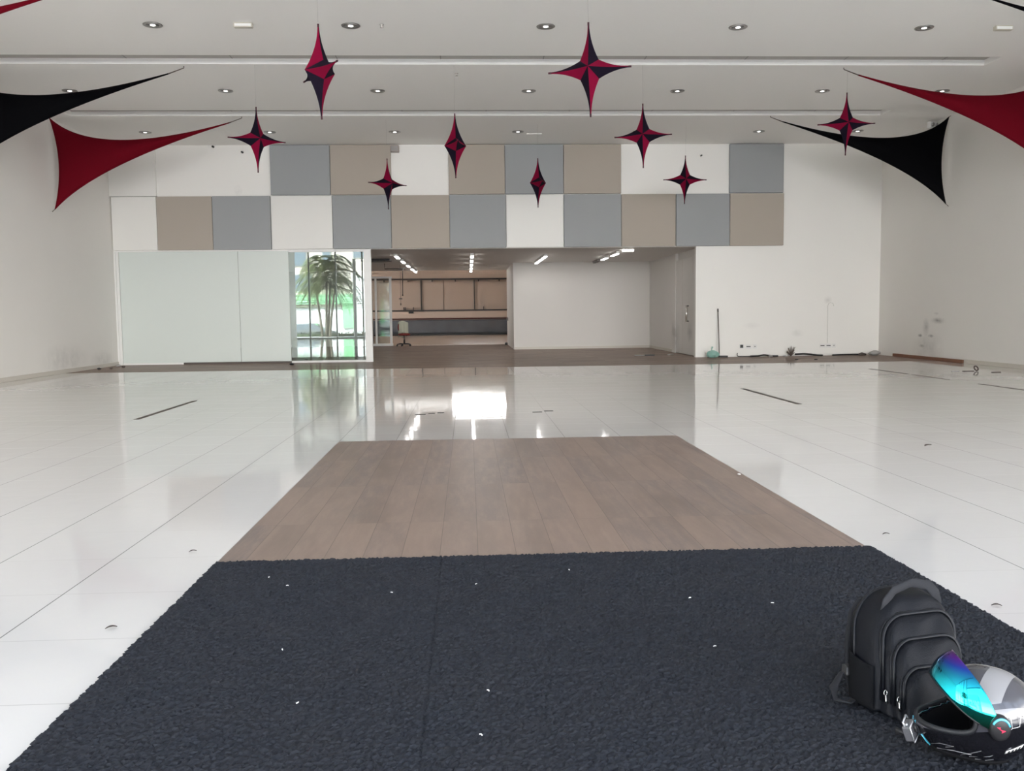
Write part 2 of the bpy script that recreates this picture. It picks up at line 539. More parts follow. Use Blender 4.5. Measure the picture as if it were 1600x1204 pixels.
# passage and recess behind the opening
r = MB()
r.box(XL - .3, 1.68, YB + .18, YP, ZH, ZH + .2)
r.box(1.68, 6.9, YB + .18, 33.6, ZH, ZH + .2)
struct(r.build('ceiling_passage', M['recess']))
struct(MB().box(1.68, 6.9, 33.1, 33.3, 0, ZH).build('wall_recess', M['recess']))
struct(MB().box(1.68, 1.88, 33.3, YP, 0, ZH).build('wall_passage', M['recess']))
q = MB()
q.box(6.72, 6.95, 29.4, 33.1, 0, ZH)
q.box(6.66, 6.95, 28.72, 29.2, 0, ZH)
q.box(6.80, 6.95, 29.2, 29.4, 0, ZH)
q.box(6.75, 6.95, YB + .18, 28.72, 2.95, ZH)
q.box(6.74, 6.95, YB + .18, 28.72, 0, 2.95)
struct(q.build('wall_recess_side', M['recess']))
struct(MB().box(1.7, 6.70, 33.08, 33.1, 0, .09).build('baseboard_recess', M['base']))
struct(MB().box(6.70, 6.72, 29.4, 33.08, 0, .09).build('baseboard_recess_side', M['base']))
struct(MB().box(XL - .3, XL, YB + .3, YP, 0, ZH).build('wall_passage_left', M['recess']))
struct(MB().box(XL - .3, -4.1, YP, YP + .15, 0, ZH + .2).build('wall_passage_back', M['recess']))

# door leaf with steel pull handle
dr = thing('door_1', 'x', 'door', (6.70, 27.3, 0))
del dr['label'], dr['category']
struct(dr)
MB().box(-.02, .035, -1.35, 1.40, .02, 2.93).build('door_leaf', M['recess'], dr, bevel=.004)
MB().box(-.022, -.0201, .55, .58, .02, 2.93).build('door_groove', M['base'], dr)
h = MB()
h.tube([(-.085, -.25, 1.02), (-.085, -.25, 1.50)], .030, 12)
hh = h.build('door_handle', M['chrome'], dr)
h = MB()
for z in (1.03, 1.49): h.tube([(-.02, -.25, z), (-.085, -.25, z)], .016, 8)
h.build('handle_standoff', M['dark'], hh)

# far hall
struct(MB().box(-16, XR + .3, YP, YE + 4, ZC, ZC + .3).build('ceiling_hall', M['ceil']))  # runs out past the end wall as an added eave against the sun
b = MB()
b.box(-16.3, -16, YP, YP + 7, 0, ZC); b.box(-16.3, -16, YE - 6.5, YE, 0, ZC); b.box(-16.3, -16, YP + 7, YE - 6.5, 3.0, ZC)  # unseen opening added in this wall to let more daylight into the hall
struct(b.build('wall_hall_left', M['side']))
struct(MB().box(8, 8.3, YP, YE, 0, ZC).build('wall_hall_right', M['side']))
b = MB()
b.box(XL - .3, 8, YP, YP + .15, ZH + .2, ZC)
b.box(-16, XL - .3, YP, YP + .15, 0, ZC)
b.box(1.88, 8, YP, YP + .15, 0, ZH + .2)
struct(b.build('wall_hall_front', M['recess']))
M['hallbeige'] = mat('beige_steel_sheet', (.50, .41, .345), .5)
b = MB()
b.box(-16, 8, YE, YE + .2, 0, 4.05)
b.box(-16, 8, YE, YE + .2, 4.9, ZC)
b.box(-16, -5.4, YE, YE + .2, 4.05, 4.9)
b.box(2.4, 8, YE, YE + .2, 4.05, 4.9)
struct(b.build('wall_hall_end', M['hallbeige']))
w = MB()
w.box(-5.4, 2.4, YE + .05, YE + .12, 4.05, 4.1); w.box(-5.4, 2.4, YE + .05, YE + .12, 4.85, 4.9)
for x in (-5.4, -3.3, -1.1, .75, 2.34): w.box(x, x + .06, YE + .05, YE + .12, 4.1, 4.85)
for z0, z1 in ((4.1, 4.24), (4.255, 4.50), (4.515, 4.62), (4.635, 4.85)):
    w.box(-5.34, -1.1, YE + .05, YE + .09, z0, z1)
struct(w.build('window_2', M['alu']))
tag(MB().box(-16, 8, YE - .15, YE - .005, 3.52, 3.84).build('wall_beam', M['hallbeige'], bevel=.01), 'pale horizontal beam high on the end wall of the far hall', 'beam')
t = thing('wall_rail', 'dark upper rail with small brackets across the far hall wall', 'rail', (0, YE - .2, 3.5))
MB().box(-9, 2.9, -.03, .03, -.05, .05).build('rail', M['black_metal'], t)
for x in (-5.2, -3.7, -2.2, -.75, .7, 2.0): MB().box(x - .03, x + .03, -.03, .19, -.16, -.05).build('bracket', M['black_metal'], t)
t = thing('wall_rail', 'dark lower rail above the pale band in the far hall', 'rail', (0, YE - .2, 1.55))
MB().box(-9, 2.9, -.03, .03, -.045, .045).build('rail', M['black_metal'], t)
for x in (-4.0, -3.9, -3.4, 1.0): MB().box(x - .02, x + .02, -.03, .19, .045, .22).build('bracket', M['black_metal'], t)
for x, wd, lab in ((-2.9, .035, 'dark vertical post on the far hall wall, nearest the office chair'), (.43, .03, 'dark vertical post on the far hall wall, nearest the passage corner')):
    tag(MB().box(x - wd, x + wd, YE - .10, YE - .005, 1.60, 3.44).build('wall_post', M['black_metal']), lab, 'post')
tag(MB().box(-1.52, -1.49, YE - .03, YE - .005, 1.60, 3.44).build('panel_joint', M['slot']), 'thin dark joint between the beige sheets of the far hall', 'joint')
tag(MB().box(-9, 2.9, YE - .35, YE - .01, 1.08, 1.48).build('wall_band', mat('pale_band', (.60, .50, .43), .5), bevel=.01), 'pale horizontal band above the slate hoarding in the far hall', 'band')
tag(MB().box(-9, 2.9, YE - .40, YE - .005, 1.0, 1.06).build('trim_rail', mat('dark_red_rail', (.11, .02, .015), .5)), 'dark red rail along the foot of the pale band', 'rail')
def slate(u, v):
    x = -9 + 11.9 * u
    return (x, YE - .45 + .03 * math.sin(x * 2.1 + v * 3) + .02 * math.sin(x * 5.3 - v * 2), .115 + .835 * v)
g = MB().grid(slate, 90, 8)
M['slate'] = mat('slate_blue_tarpaulin', (.105, .115, .135), .45, var=.25, vscale=1.4)
tag(g.build('tarpaulin', M['slate'], solid=.01), 'slate blue tarpaulin stretched along the foot of the far wall', 'tarpaulin')
tag(MB().box(-9, 2.9, YE - .48, YE - .01, 0, .10).build('plinth', M['dark']), 'black plinth under the slate tarpaulin', 'plinth')
tag(MB().box(-4.35, -4.12, YP + .8, YP + 1.1, 0, 1.05).build('cabinet', M['dark'], bevel=.01), 'tall black cabinet just behind the glass door', 'cabinet')

# glazed door leaf at the end of the passage
d = thing('door_2', 'x', 'door', (0, YP, 0))
del d['label'], d['category']
struct(d)
f = MB()
f.box(-4.10, -3.20, 0, .06, 0, .10); f.box(-4.10, -3.20, 0, .06, 2.86, 2.94)
f.box(-3.93, -3.85, 0, .06, .10, 2.86); f.box(-3.32, -3.22, 0, .06, .10, 2.86)
f.build('door_frame', M['alu'], d, bevel=.003)
MB().box(-3.85, -3.32, .025, .032, .10, 2.86).build('door_pane', M['clear'], d)
MB().box(-4.10, -3.93, .025, .032, .10, 2.86).build('side_pane', M['clear'], d)
tag(MB().box(-2.4, 1.66, YP - .02, YP + .10, 0, .012).build('floor_threshold', M['hallbeige']), 'pale threshold where the passage meets the far hall', 'threshold')

# fluorescent rows in the passage ceiling
def tube_light(name):
    t = thing(name, 'x', 'ceiling light')
    MB().box(-.055, .055, -.60, .60, -.075, -.0).build('housing', M['alu'], t, bevel=.005)
    MB().box(-.045, .045, -.52, .52, -.092, -.075).build('diffuser', M['emit'], t)
    return t
proto = None
rows = [(-2.16, [28.3, 30.9, 33.5, 36.1, 38.0], 'row above the office chair'), (.16, [28.3, 30.7, 33.1, 35.6, 37.9], 'middle row over the passage'),
        (2.47, [28.9, 30.4, 31.9], 'row in front of the recess wall corner'), (4.57, [27.9, 30.0], 'row on the right of the recess')]
order = ['nearest', 'second', 'third', 'fourth', 'farthest']
for x, ys, wh in rows:
    for i, y in enumerate(ys):
        if proto is None:
            proto = tube_light('ceiling_light'); o = proto
        else:
            o = copy_tree(proto)
        o.location = (x, y, ZH)
        o['label'] = 'white fluorescent ceiling fitting, %s of the %s' % ('last' if i == len(ys) - 1 else order[i], wh)
        o['group'] = 'fluorescent fittings in the passage'
t = thing('ceiling_light', 'unlit grey fluorescent fitting at the far end of the right-hand recess row', 'ceiling light', (4.57, 31.9, ZH), group='fluorescent fittings in the passage')
MB().box(-.055, .055, -.60, .60, -.075, 0).build('housing', M['rope'], t, bevel=.005)
MB().box(-.045, .045, -.52, .52, -.092, -.075).build('diffuser', M['slot'], t)
tag(MB().box(4.62, 4.95, 26.75, 26.83, ZH - .05, ZH).build('ceiling_light', M['emit']), 'short crosswise white light strip near the recess front', 'ceiling light')

# hanging pipe run and cassette in the passage
t = thing('ceiling_cassette', 'black flat ceiling unit behind the window post', 'ceiling unit', (-2.9, 30.5, ZH))
MB().box(-.7, .35, -.45, .45, -.06, 0).build('body', M['dark'], t, bevel=.01)
MB().box(-.55, .2, -.3, .3, -.075, -.06).build('grille', M['black_metal'], t)
p = MB()
p.tube([(-2.98, 33, ZH), (-2.98, 33, 2.98), (-2.25, 33, 2.98)], .018, 8)
p.tube([(-2.34, 33, 2.98), (-2.35, 33, 2.07), (-2.35, 33, 2.0)], [.016, .016, .03], 8)
tag(p.build('hanging_pipe', M['black_metal']), 'thin dark bent pipe hanging from the passage ceiling', 'pipe')
p = MB()
p.tube([(-2.43, 33.1, ZH), (-2.43, 33.1, 1.70)], .006, 6)
p.box(-2.49, -2.37, 33.07, 33.13, 1.88, 1.92)
p.box(-2.45, -2.41, 33.08, 33.12, 1.66, 1.74)
tag(p.build('pull_cord', M['black_metal']), 'thin dark cord with a crossbar hanging beside the bent pipe', 'cord')
tag(MB().box(-3.68, -3.38, YE - .5, YE - .22, 1.38, 1.52).build('junction_box', M['dark'], bevel=.01), 'small black box on the pale band of the far hall', 'box')
tag(MB().box(1.55, 1.66, 37.9, 38.1, .0, .10).build('door_stop', M['dark'], bevel=.02), 'black door stop at the foot of the passage corner', 'door stop')
tag(MB().box(1.655, 1.679, 37.6, 37.7, 1.02, 1.16).build('wall_switch', M['dark'], bevel=.003), 'small black switch on the passage wall', 'switch')

# office chair
ch = thing('office_chair', 'red swivel office chair with a pale cloth over its back', 'chair', (-2.68, 38.0, 0), (0, 0, math.radians(20)))
M['chair_red'] = mat('red_upholstery', (.20, .025, .02), .7)
for k in range(5):
    a = 2 * PI * k / 5 + .3
    l = MB().tube([(.03 * math.cos(a), .03 * math.sin(a), .10), (.17 * math.cos(a), .17 * math.sin(a), .105), (.31 * math.cos(a), .31 * math.sin(a), .075)], [.028, .024, .018], 8).build('leg', M['dark'], ch)
    MB().lathe([(0, -.018), (.034, -.018), (.034, .018), (0, .018)], 12, (.30 * math.cos(a), .30 * math.sin(a), .034), axis='y').build('caster', M['dark'], l)
MB().tube([(0, 0, .09), (0, 0, .28), (0, 0, .281), (0, 0, .44)], [.035, .035, .022, .022], 10).build('gas_column', M['dark'], ch)
def seat(u, v):
    a = 2 * PI * u
    k = math.sin(PI * v) ** .45 if 0 < v < 1 else 0
    c_, s_ = math.cos(a), math.sin(a)
    e = (abs(c_) ** 3 + abs(s_) ** 3) ** (-1 / 3)
    return (.25 * k * e * c_, .24 * k * e * s_, .49 - .055 * math.cos(PI * v))
MB().grid(seat, 28, 10, close_u=True).build('seat', M['chair_red'], ch)
def back(u, v):
    a = 2 * PI * u
    k = math.sin(PI * v) ** .4 if 0 < v < 1 else 0
    c_, s_ = math.cos(a), math.sin(a)
    e = (abs(c_) ** 3 + abs(s_) ** 3) ** (-1 / 3)
    return (.21 * k * e * c_, .23 - .035 * math.cos(PI * v) + .25 * (k * c_ * .2) ** 2, .79 + .19 * k * e * s_)
MB().grid(back, 28, 10, close_u=True).build('backrest', M['chair_red'], ch)
MB().tube([(0, .05, .43), (0, .26, .44), (0, .29, .55), (0, .275, .75)], .02, 8, flat=.5).build('back_support', M['dark'], ch)
def cloth(u, v):
    x = -.17 + .40 * u
    w = .012 * math.sin(u * 17) * (.3 + abs(v - .4))
    if v < .45:
        z = .52 + (1.0 - .52) * (v / .45) + .05 * math.sin(u * 4); y = .16 + w
    elif v < .55:
        a = (v - .45) / .1 * PI
        z = 1.0 + .02 * math.sin(a) + .05 * math.sin(u * 4) * (1 - (v - .45) * 10 * .3); y = .235 - .075 * math.cos(a) + w
    else:
        z = 1.0 - (v - .55) / .45 * .62 + .03 * math.sin(u * 9); y = .31 + w
    return (x, y, z)
tag(MB().grid(cloth, 24, 30).build('cloth', mat('pale_green_grey_cloth', (.50, .52, .42), .9), solid=.006, loc=(-2.68, 38.0, 0), rot=(0, 0, math.radians(20))), 'pale grey green cloth draped over the office chair back', 'cloth')

# ---------------------------------------------------------------- ceiling fittings
def downlight():
    t = thing('ceiling_downlight', 'x', 'ceiling light')
    MB().lathe([(.105, 0), (.15, 0), (.155, -.006), (.15, -.014), (.125, -.016), (.105, -.010)], 32).build('trim_ring', M['refl'], t)
    MB().lathe([(.108, -.011), (.10, -.006), (.07, -.002), (.055, -.0015)], 32).build('reflector', M['refl'], t)
    MB().lathe([(0, -.016), (.03, -.015), (.048, -.009), (.055, -.003)], 24).build('lamp', M['lens'], t)
    return t
proto = None
rowsD = [(15.25, [-5.02, -1.84, 1.36, 4.58, 7.76], 'nearest'), (19.58, [-8.2, -5.0, -1.83, 1.37, 4.57, 7.74, 10.4], 'middle'), (23.9, [-8.17, -5.02, -1.82, 1.38, 4.56, 7.76, 10.42], 'farthest')]
ordn = {5: ['first', 'second', 'third', 'fourth', 'fifth'], 7: ['first', 'second', 'third', 'fourth', 'fifth', 'sixth', 'seventh']}
for y, xs, rn in rowsD:
    for i, x in enumerate(xs):
        if proto is None:
            proto = downlight(); o = proto
        else:
            o = copy_tree(proto)
        o.location = (x, y, ZC)
        o['label'] = 'round recessed ceiling downlight, %s from the left in the %s row' % (ordn[len(xs)][i], rn)
        o['group'] = 'round recessed ceiling downlights'
for x, lab in ((-3.55, 'small cream rectangular emergency light on the ceiling above the left big star'), (9.07, 'small cream rectangular emergency light on the ceiling near the right corner')):
    t = thing('emergency_light', lab, 'emergency light', (x, 15.15, ZC), group='emergency lights on the ceiling')
    MB().box(-.15, .15, -.05, .05, -.075, 0).build('housing', mat('cream_plastic', (.52, .49, .42), .4), t, bevel=.012)
    MB().box(-.13, .13, -.051, -.049, -.06, -.02).build('diffuser', M['alu'], t)
for x, y, lab in ((-1.33, 15.2, 'small sprinkler head on the ceiling right of the second downlight'), (-.15, 18.2, 'small sprinkler head on the ceiling between the two light coves')):
    t = thing('sprinkler_head', lab, 'sprinkler', (x, y, ZC))
    MB().lathe([(.035, 0), (.035, -.008), (.012, -.012), (.012, -.04), (.03, -.043), (.03, -.047), (0, -.048)], 16).build('body', M['chrome'], t)
tag(MB().box(1.62, 2.02, 24.1, 24.16, ZC - .03, ZC - .001).build('ceiling_bracket', M['white'], bevel=.006), 'small white bar on the ceiling just above the middle grey panel', 'bracket')
t = thing('wall_speaker', 'small grey box speaker high on the bare wall above the opening', 'speaker', (-1.96, YB, 5.93))
MB().box(-.12, .12, -.14, -.0, -.10, .09).build('housing', mat('warm_grey_plastic', (.33, .29, .27), .5), t, bevel=.02)
MB().box(-.09, .09, -.146, -.14, -.07, .06).build('grille', M['rope'], t)
t = thing('emergency_floodlight', 'pale box light in the right ceiling corner behind the black sail', 'emergency light', (11.78, 22.6, 5.93), (0, 0, .5))
MB().box(-.15, .15, -.05, .06, -.08, .08).build('housing', M['alu'], t, bevel=.015)
for s in (-.08, .08): MB().lathe([(0, -.03), (.05, -.03), (.045, .0), (.02, .03)], 16, (s, -.05, 0), axis='y').build('lamp', M['refl'], t)
for k, (x, z, lab) in enumerate(((-6.95, 6.0, 'short dark bolt at the top of the bare wall on the left'), (-6.16, 5.85, 'small dark bolt on the bare wall below the left star'), (6.68, 5.72, 'short dark bolt on the wide bare wall beside the right star'))):
    tag(MB().tube([(x, YB, z), (x, YB - .10, z)], .028 if k != 2 else .022, 8).build('wall_bolt', M['dark']), lab, 'bolt')

# ---------------------------------------------------------------- fabric sails
def bez(a, q, b, t):
    return a * (1 - t) ** 2 + q * (2 * t * (1 - t)) + b * t * t
def sail(key, x0, sgn, y, lab, grp):
    A, B, Cc = Vector((.0, 0, -.03)), Vector((.02, 0, -2.14)), Vector((4.40, 0, -.07))
    qac, qbc, qab = Vector((1.02, 0, -1.03)), Vector((1.02, 0, -1.08)), Vector((.32, 0, -1.07))
    t_ = thing('fabric_sail', lab, 'fabric sail', (x0, y, ZC), group=grp)
    def P(u, v):
        t, s = u ** .9 * .965, v
        top, bot = bez(A, qac, Cc, t), bez(B, qbc, Cc, t)
        p = top.lerp(bot, s)
        e = bez(A, qab, B, s) - A.lerp(B, s)
        p = p + e * (1 - t) ** 3
        bulge = .12 * math.sin(PI * s) * math.sin(PI * min(1, t * 1.1))
        return (p.x * sgn, -bulge, p.z)
    MB().grid(P, 48, 20).build('fabric', M[key], t_, solid=.006)
    k = MB()
    for u in (0, 1):
        k.tube([P(i / 48, u) for i in range(49)], .011, 6)
    k.tube([P(0, i / 20) for i in range(21)], .011, 6)
    k.build('hem', M[key], t_)
    e0 = Vector(P(1, .5))
    MB().tube([e0, (4.46 * sgn, 0, -.03), (4.46 * sgn, 0, 0)], [.012, .008, .012], 6).build('tie_cord', M['slot'], t_)
    MB().tube([(.02 * sgn, 0, -2.14), (-.05 * sgn, 0, -2.2)], .008, 6).build('tie_cord', M['slot'], t_)
    MB().tube([(.0, 0, -.03), (-.05 * sgn, 0, -.0)], .008, 6).build('tie_cord', M['slot'], t_)
gl, gr_ = 'tensioned sails along the left wall', 'tensioned sails along the right wall'
sail('red', XL + .05, 1, 22.1, 'crimson triangular fabric sail on the left wall, whole and farthest away', gl)
sail('blk', XL + .05, 1, 17.72, 'black triangular fabric sail on the left wall, cut by the left edge', gl)
sail('red', XL + .05, 1, 13.36, 'crimson sail tip in the top left corner of the view', gl)
sail('blk', XR - .05, -1, 22.05, 'black triangular fabric sail on the right wall, whole, behind a star', gr_)
sail('red', XR - .05, -1, 17.75, 'crimson triangular fabric sail on the right wall, cut by the right edge', gr_)
sail('blk', XR - .05, -1, 13.38, 'dark navy sail tip in the top right corner of the view', gr_)

# ---------------------------------------------------------------- hanging stars
def star_mesh(RV, RH, D, vv):
    m = MB()
    N = 14
    for fb in (1, -1):
        for ai in range(4):
            th = PI / 2 * ai                      # 0 right, 1 up, 2 left, 3 down
            R_ = RV if ai % 2 else RH
            for side in (1, -1):
                red = (side == 1) == (ai % 2 == 0) if fb == 1 else (side == 1) != (ai % 2 == 0)
                red = (side == 1) if fb == 1 else (side == -1)
                def P(u, v, R_=R_, th=th, side=side, fb=fb):
                    s = u
                    d = D * ((1 - s) ** 2.0) * .92 + D * .08 * (1 - s) + .010
                    w = vv * ((1 - s) ** 2.0) + .010
                    r1 = s * R_
                    r2 = vv + (R_ - vv) * s
                    a = Vector((r1, 0, d * fb))
                    b_ = Vector((r2, side * w, 0))
                    p = a.lerp(b_, v)
                    x = p.x * math.cos(th) - p.y * math.sin(th)
                    z = p.x * math.sin(th) + p.y * math.cos(th)
                    return (x, -p.z, z)
                m.grid(P, N, 3, 0 if red else 1, smooth=False)
    for ai in range(4):
        th = PI / 2 * ai
        R_ = RV if ai % 2 else RH
        c_, s_ = math.cos(th), math.sin(th)
        m.tube([((R_ - .03) * c_, 0, (R_ - .03) * s_), ((R_ + .012) * c_, 0, (R_ + .012) * s_)], .0125, 8, 2)
    return m
stars = [('big edge-turned red and black star hanging on the left', -1.88, 12.15, 4.50, 58, 1.5),
         ('big red and black star hanging on the right, facing the door', 1.66, 12.15, 4.53, 14, 1.2),
         ('medium red and black star near the tip of the left red sail', -3.94, 17.6, 4.66, -30, 0),
         ('medium edge-on star hanging in the middle, beside the wall speaker', -.19, 17.6, 4.54, 84, 1.5),
         ('medium red and black star in front of the wide bare white wall', 3.44, 17.6, 4.72, 14, .5),
         ('medium red and black star in front of the right black sail', 7.57, 17.9, 5.0, 10, -.5),
         ('small red and black star hanging below the wall speaker', -1.91, 22.5, 4.52, -38, .5),
         ('small edge-on star hanging over the lower white panel', 1.82, 23.0, 4.60, 80, -.5),
         ('small red and black star hanging furthest right of the small ones', 5.62, 23.2, 4.69, 5, -1)]
sm = None
for k, (lab, x, y, z, yaw, roll) in enumerate(stars):
    swap = k in (0, 2, 3, 7, 8)
    t = thing('hanging_star', lab, 'star', (x, y, z), (0, math.radians(-roll), math.radians(-yaw) * -1), 'hanging fabric stars')
    t.rotation_euler = (0, math.radians(-roll), -math.radians(yaw))
    if sm is None:
        body = star_mesh(.60, .54, .20, .118).build('star_body', [M['sred'], M['sblk'], M['tip']], t, weld=True)
        sm = body.data
        sm2 = sm.copy()
        sm2.materials[0], sm2.materials[1] = M['sblk'], M['sred']
        if swap: body.data = sm2
    else:
        body = bpy.data.objects.new('star_body', sm2 if swap else sm)
        COL.objects.link(body)
        body.parent = t
    cd = MB().tube([(0, 0, .63), (0, 0, ZC - z + .02)], .0012, 5).build('hanging_thread', M['rope'], t)

# ---------------------------------------------------------------- floor details
def channel(x, y0, y1, lab):
    tag(MB().box(x - .035, x + .035, y0, y1, 0, .003).build('floor_channel', M['slot']), lab, 'floor channel', 'dark channel covers let into the white tiles')
channel(-4.36, 11.95, 14.5, 'dark channel strip on the white tiles at the left')
channel(4.68, 12.5, 15.15, 'dark channel strip on the white tiles right of the middle')
channel(8.97, 17.95, 19.7, 'thin dark channel strip near the brown skirting board, far piece')
channel(8.97, 16.4, 17.75, 'thin dark channel strip right of the middle one, near piece of its line')
channel(8.97, 13.6, 15.35, 'thin dark channel strip cut by the right edge of the view')
for k, (x0, x1, y, lab) in enumerate(((-.72, -.58, 11.95, 'left dark chip in the tile joint beyond the planks'), (-.55, -.46, 12.05, 'middle dark chip in the tile joint beyond the planks'), (-.43, -.34, 12.12, 'right dark chip in the tile joint beyond the planks'),
                               (.85, .98, 12.0, 'left dark chip in the tile joint right of the light patch'), (1.02, 1.14, 12.12, 'right dark chip in the tile joint right of the light patch'))):
    tag(MB().box(x0, x1, y, y + .07, 0, .004).build('tile_chip', M['dark'], bevel=.002), lab, 'chip', 'dark chips in the tile joint')
def leaf(x, y, s, rz, lab):
    def P(u, v):
        a = (u - .5) * 2
        w = s * .42 * (1 - a * a) * (v - .5) * 2
        return (a * s, w, .004 + .012 * s / .05 * abs(v - .5) + .006 * math.sin(u * 3))
    o = MB().grid(P, 10, 4).build('dry_leaf', mat('dry_leaf', (.06, .045, .04), .8), solid=.001, loc=(x, y, .002), rot=(0, 0, rz))
    tag(o, lab, 'leaf', 'dry leaves on the floor')
leaf(4.44, 8.45, .055, .5, 'dark dry leaf alone on the white tiles at the right')
leaf(2.45, 5.12, .022, .1, 'tiny dry leaf beside the right corner of the dark mat')
leaf(-1.58, 5.10, .022, .6, 'tiny dry leaf beside the left corner of the dark mat')
leaf(-1.55, 3.85, .024, .5, 'tiny dry leaf beside the left edge of the mat')
leaf(2.34, 3.82, .022, -.3, 'tiny dry leaf right of the backpack beyond the mat')
tag(MB().lathe([(0, .006), (.012, .005), (.016, .0), (0, 0)], 10, (2.19, 7.16, .003)).build('paper_crumb', M['white']), 'white paper crumb on the right edge of the plank floor', 'crumb')
# lint on the mat comes with the mat below
def crumpled(name, x, y, r, h, m, lab, cat, seed=1, n=14):
    rr = random.Random(seed)
    ph = [rr.uniform(0, 6) for _ in range(6)]
    def P(u, v):
        a, b_ = 2 * PI * u, PI * v
        k = 1 + .16 * math.sin(3 * a + ph[0]) * math.sin(2 * b_ + ph[1]) + .10 * math.sin(5 * a + ph[2] + 3 * b_) + .07 * math.sin(9 * a + ph[3]) * math.sin(6 * b_)
        k *= math.sin(b_)
        return (x + r * k * math.cos(a), y + r * .7 * k * math.sin(a), max(.0, h * .5 * (1 - math.cos(b_) * (1 + .12 * math.sin(4 * a + ph[4])))))
    return P
g = MB().grid(crumpled('b', 6.96, 25.35, .17, .2, None, '', ''), 40, 24, close_u=True)
g.tube([(6.95, 25.35, .18), (6.93, 25.36, .24), (6.95, 25.34, .31)], [.02, .012, .03], 6)
tag(g.build('plastic_bag', mat('mint_plastic', (.30, .53, .47), .3, spec=.5)), 'mint green plastic bag tied in a knot, at the back wall', 'bag')
t = thing('broom', 'upright dark broom leaning on the back wall beside the green bag', 'broom', (7.18, 25.45, 0))
MB().tube([(0, 0, .05), (.01, .21, 1.38)], .013, 8).build('handle', M['slot'], t)
MB().tube([(.0097, .196, 1.30), (.01, .212, 1.39)], .018, 8).build('grip', M['dark'], t)
MB().box(-.02, .24, -.035, .035, .0, .05).build('bristles', M['dark'], t, bevel=.006)

def outlet(x, z, w, key, lab):
    t = thing('wall_socket', lab, 'socket', (x, YB, z), group='wall sockets low on the back wall')
    MB().box(-w / 2, w / 2, -.012, 0, -.06, .06).build('face_plate', M['alu'], t, bevel=.004)
    if key == 'dark':
        MB().box(-.045, .045, -.014, -.012, -.045, .045).build('opening', M['dark'], t)
    elif key == 'slot':
        MB().box(-.06, .06, -.014, -.012, -.012, .012).build('opening', M['dark'], t)
    else:
        MB().lathe([(0, -.014), (.02, -.014), (.02, -.012)], 12, axis='y').build('opening', M['rope'], t)
outlet(7.9, .30, .14, 'dark', 'open black wall box right of the broom')
outlet(8.10, .29, .17, 'slot', 'white wall socket just right of the open black box')
outlet(8.29, .29, .12, 'round', 'small white wall plate at the right end of the left socket group')
outlet(10.28, .29, .17, 'slot', 'left white socket under the filled cable groove')
outlet(10.46, .29, .15, 'slot', 'middle white socket under the filled cable groove')
outlet(10.62, .29, .12, 'round', 'right white plate under the filled cable groove')
p = MB()
p.tube([(10.42, YB - .004, .36), (10.42, YB - .004, 1.43), (10.44, YB - .004, 1.50), (10.50, YB - .004, 1.53), (10.57, YB - .004, 1.51), (10.60, YB - .004, 1.43)], .012, 6, flat=.4)
tag(p.build('cable_groove', mat('filler_grey', (.55, .54, .51), .8)), 'hook-topped filled cable groove running up from the sockets', 'groove')

def cable(pts, r, lab, key='dark'):
    vs = [Vector(p) for p in pts]
    path = []
    for i in range(len(vs) - 1):
        a, b_ = vs[max(i - 1, 0)], vs[min(i + 2, len(vs) - 1)]
        for k in range(8):
            t = k / 8
            p0, p1, p2, p3 = a, vs[i], vs[i + 1], b_
            path.append(.5 * ((2 * p1) + (p2 - p0) * t + (2 * p0 - 5 * p1 + 4 * p2 - p3) * t * t + (3 * p1 - p0 - 3 * p2 + p3) * t ** 3))
    path.append(vs[-1])
    tag(MB().tube(path, r, 8).build('cable', M[key]), lab, 'cable')
cable([(7.72, 25.5, .12), (7.73, 25.5, .03), (7.9, 25.45, .02), (8.1, 25.42, .02)], .012, 'short bent cable end on the floor right of the broom')
cable([(8.1, 25.52, .02), (8.3, 25.45, .03), (8.5, 25.5, .05), (8.75, 25.5, .02), (8.9, 25.48, .02)], .022, 'black cable lying on the floor below the left sockets', 'dark')
cable([(9.4, 25.5, .06), (9.7, 25.48, .07), (10.0, 25.47, .03), (10.2, 25.46, .02)], .025, 'black cable trailing right from the torn cable bundle')
cable([(10.5, 25.5, .02), (10.8, 25.48, .03), (11.2, 25.5, .03), (11.5, 25.52, .02)], .022, 'black cable on the floor below the right sockets')
rr = random.Random(4)
p = MB()
for k in range(16):
    a, e = rr.uniform(0, 2 * PI), rr.uniform(.2, 1)
    q_ = Vector((math.cos(a) * .13, math.sin(a) * .06, .05 + .26 * e))
    p.tube([(9.3, 25.55, .012), (9.3 + q_.x * .5, 25.55 + q_.y * .7, q_.z * .6), (9.3 + q_.x, 25.55 + q_.y, q_.z)], [.016, .014, .006], 5)
tag(p.build('cable_bundle', mat('dusty_cable', (.13, .10, .085), .8)), 'torn bundle of cable ends sticking up from the floor', 'cable bundle')
for x, y, r_, lab in ((8.8, 23.75, .045, 'left dark round plug in the brown floor strip'), (9.28, 23.62, .045, 'right dark round plug in the brown floor strip')):
    tag(MB().lathe([(0, .02), (r_ * .8, .02), (r_, .012), (r_, 0), (0, 0)], 14, (x, y, 0)).build('floor_plug', M['dark']), lab, 'plug', 'dark plugs in the floor strip')
def rubble(x, y, s, key, seed, lab, cat='rubble'):
    g_ = MB().grid(crumpled('r', x, y, s, s * .9, None, '', '', seed), 16, 10, close_u=True)
    tag(g_.build('debris', M[key]), lab, cat, 'debris along the walls')
rubble(-9.55, 23.75, .05, 'dark', 2, 'dark lump of debris at the foot of the left wall')
rubble(-9.28, 23.82, .035, 'slot', 3, 'small brown lump beside the dark one at the left wall')
rubble(-9.5, 24.9, .07, 'rope', 5, 'grey crumb of plaster in the left back corner')
rubble(-9.25, 24.6, .05, 'slot', 6, 'brown crumb near the left end of the glass front')
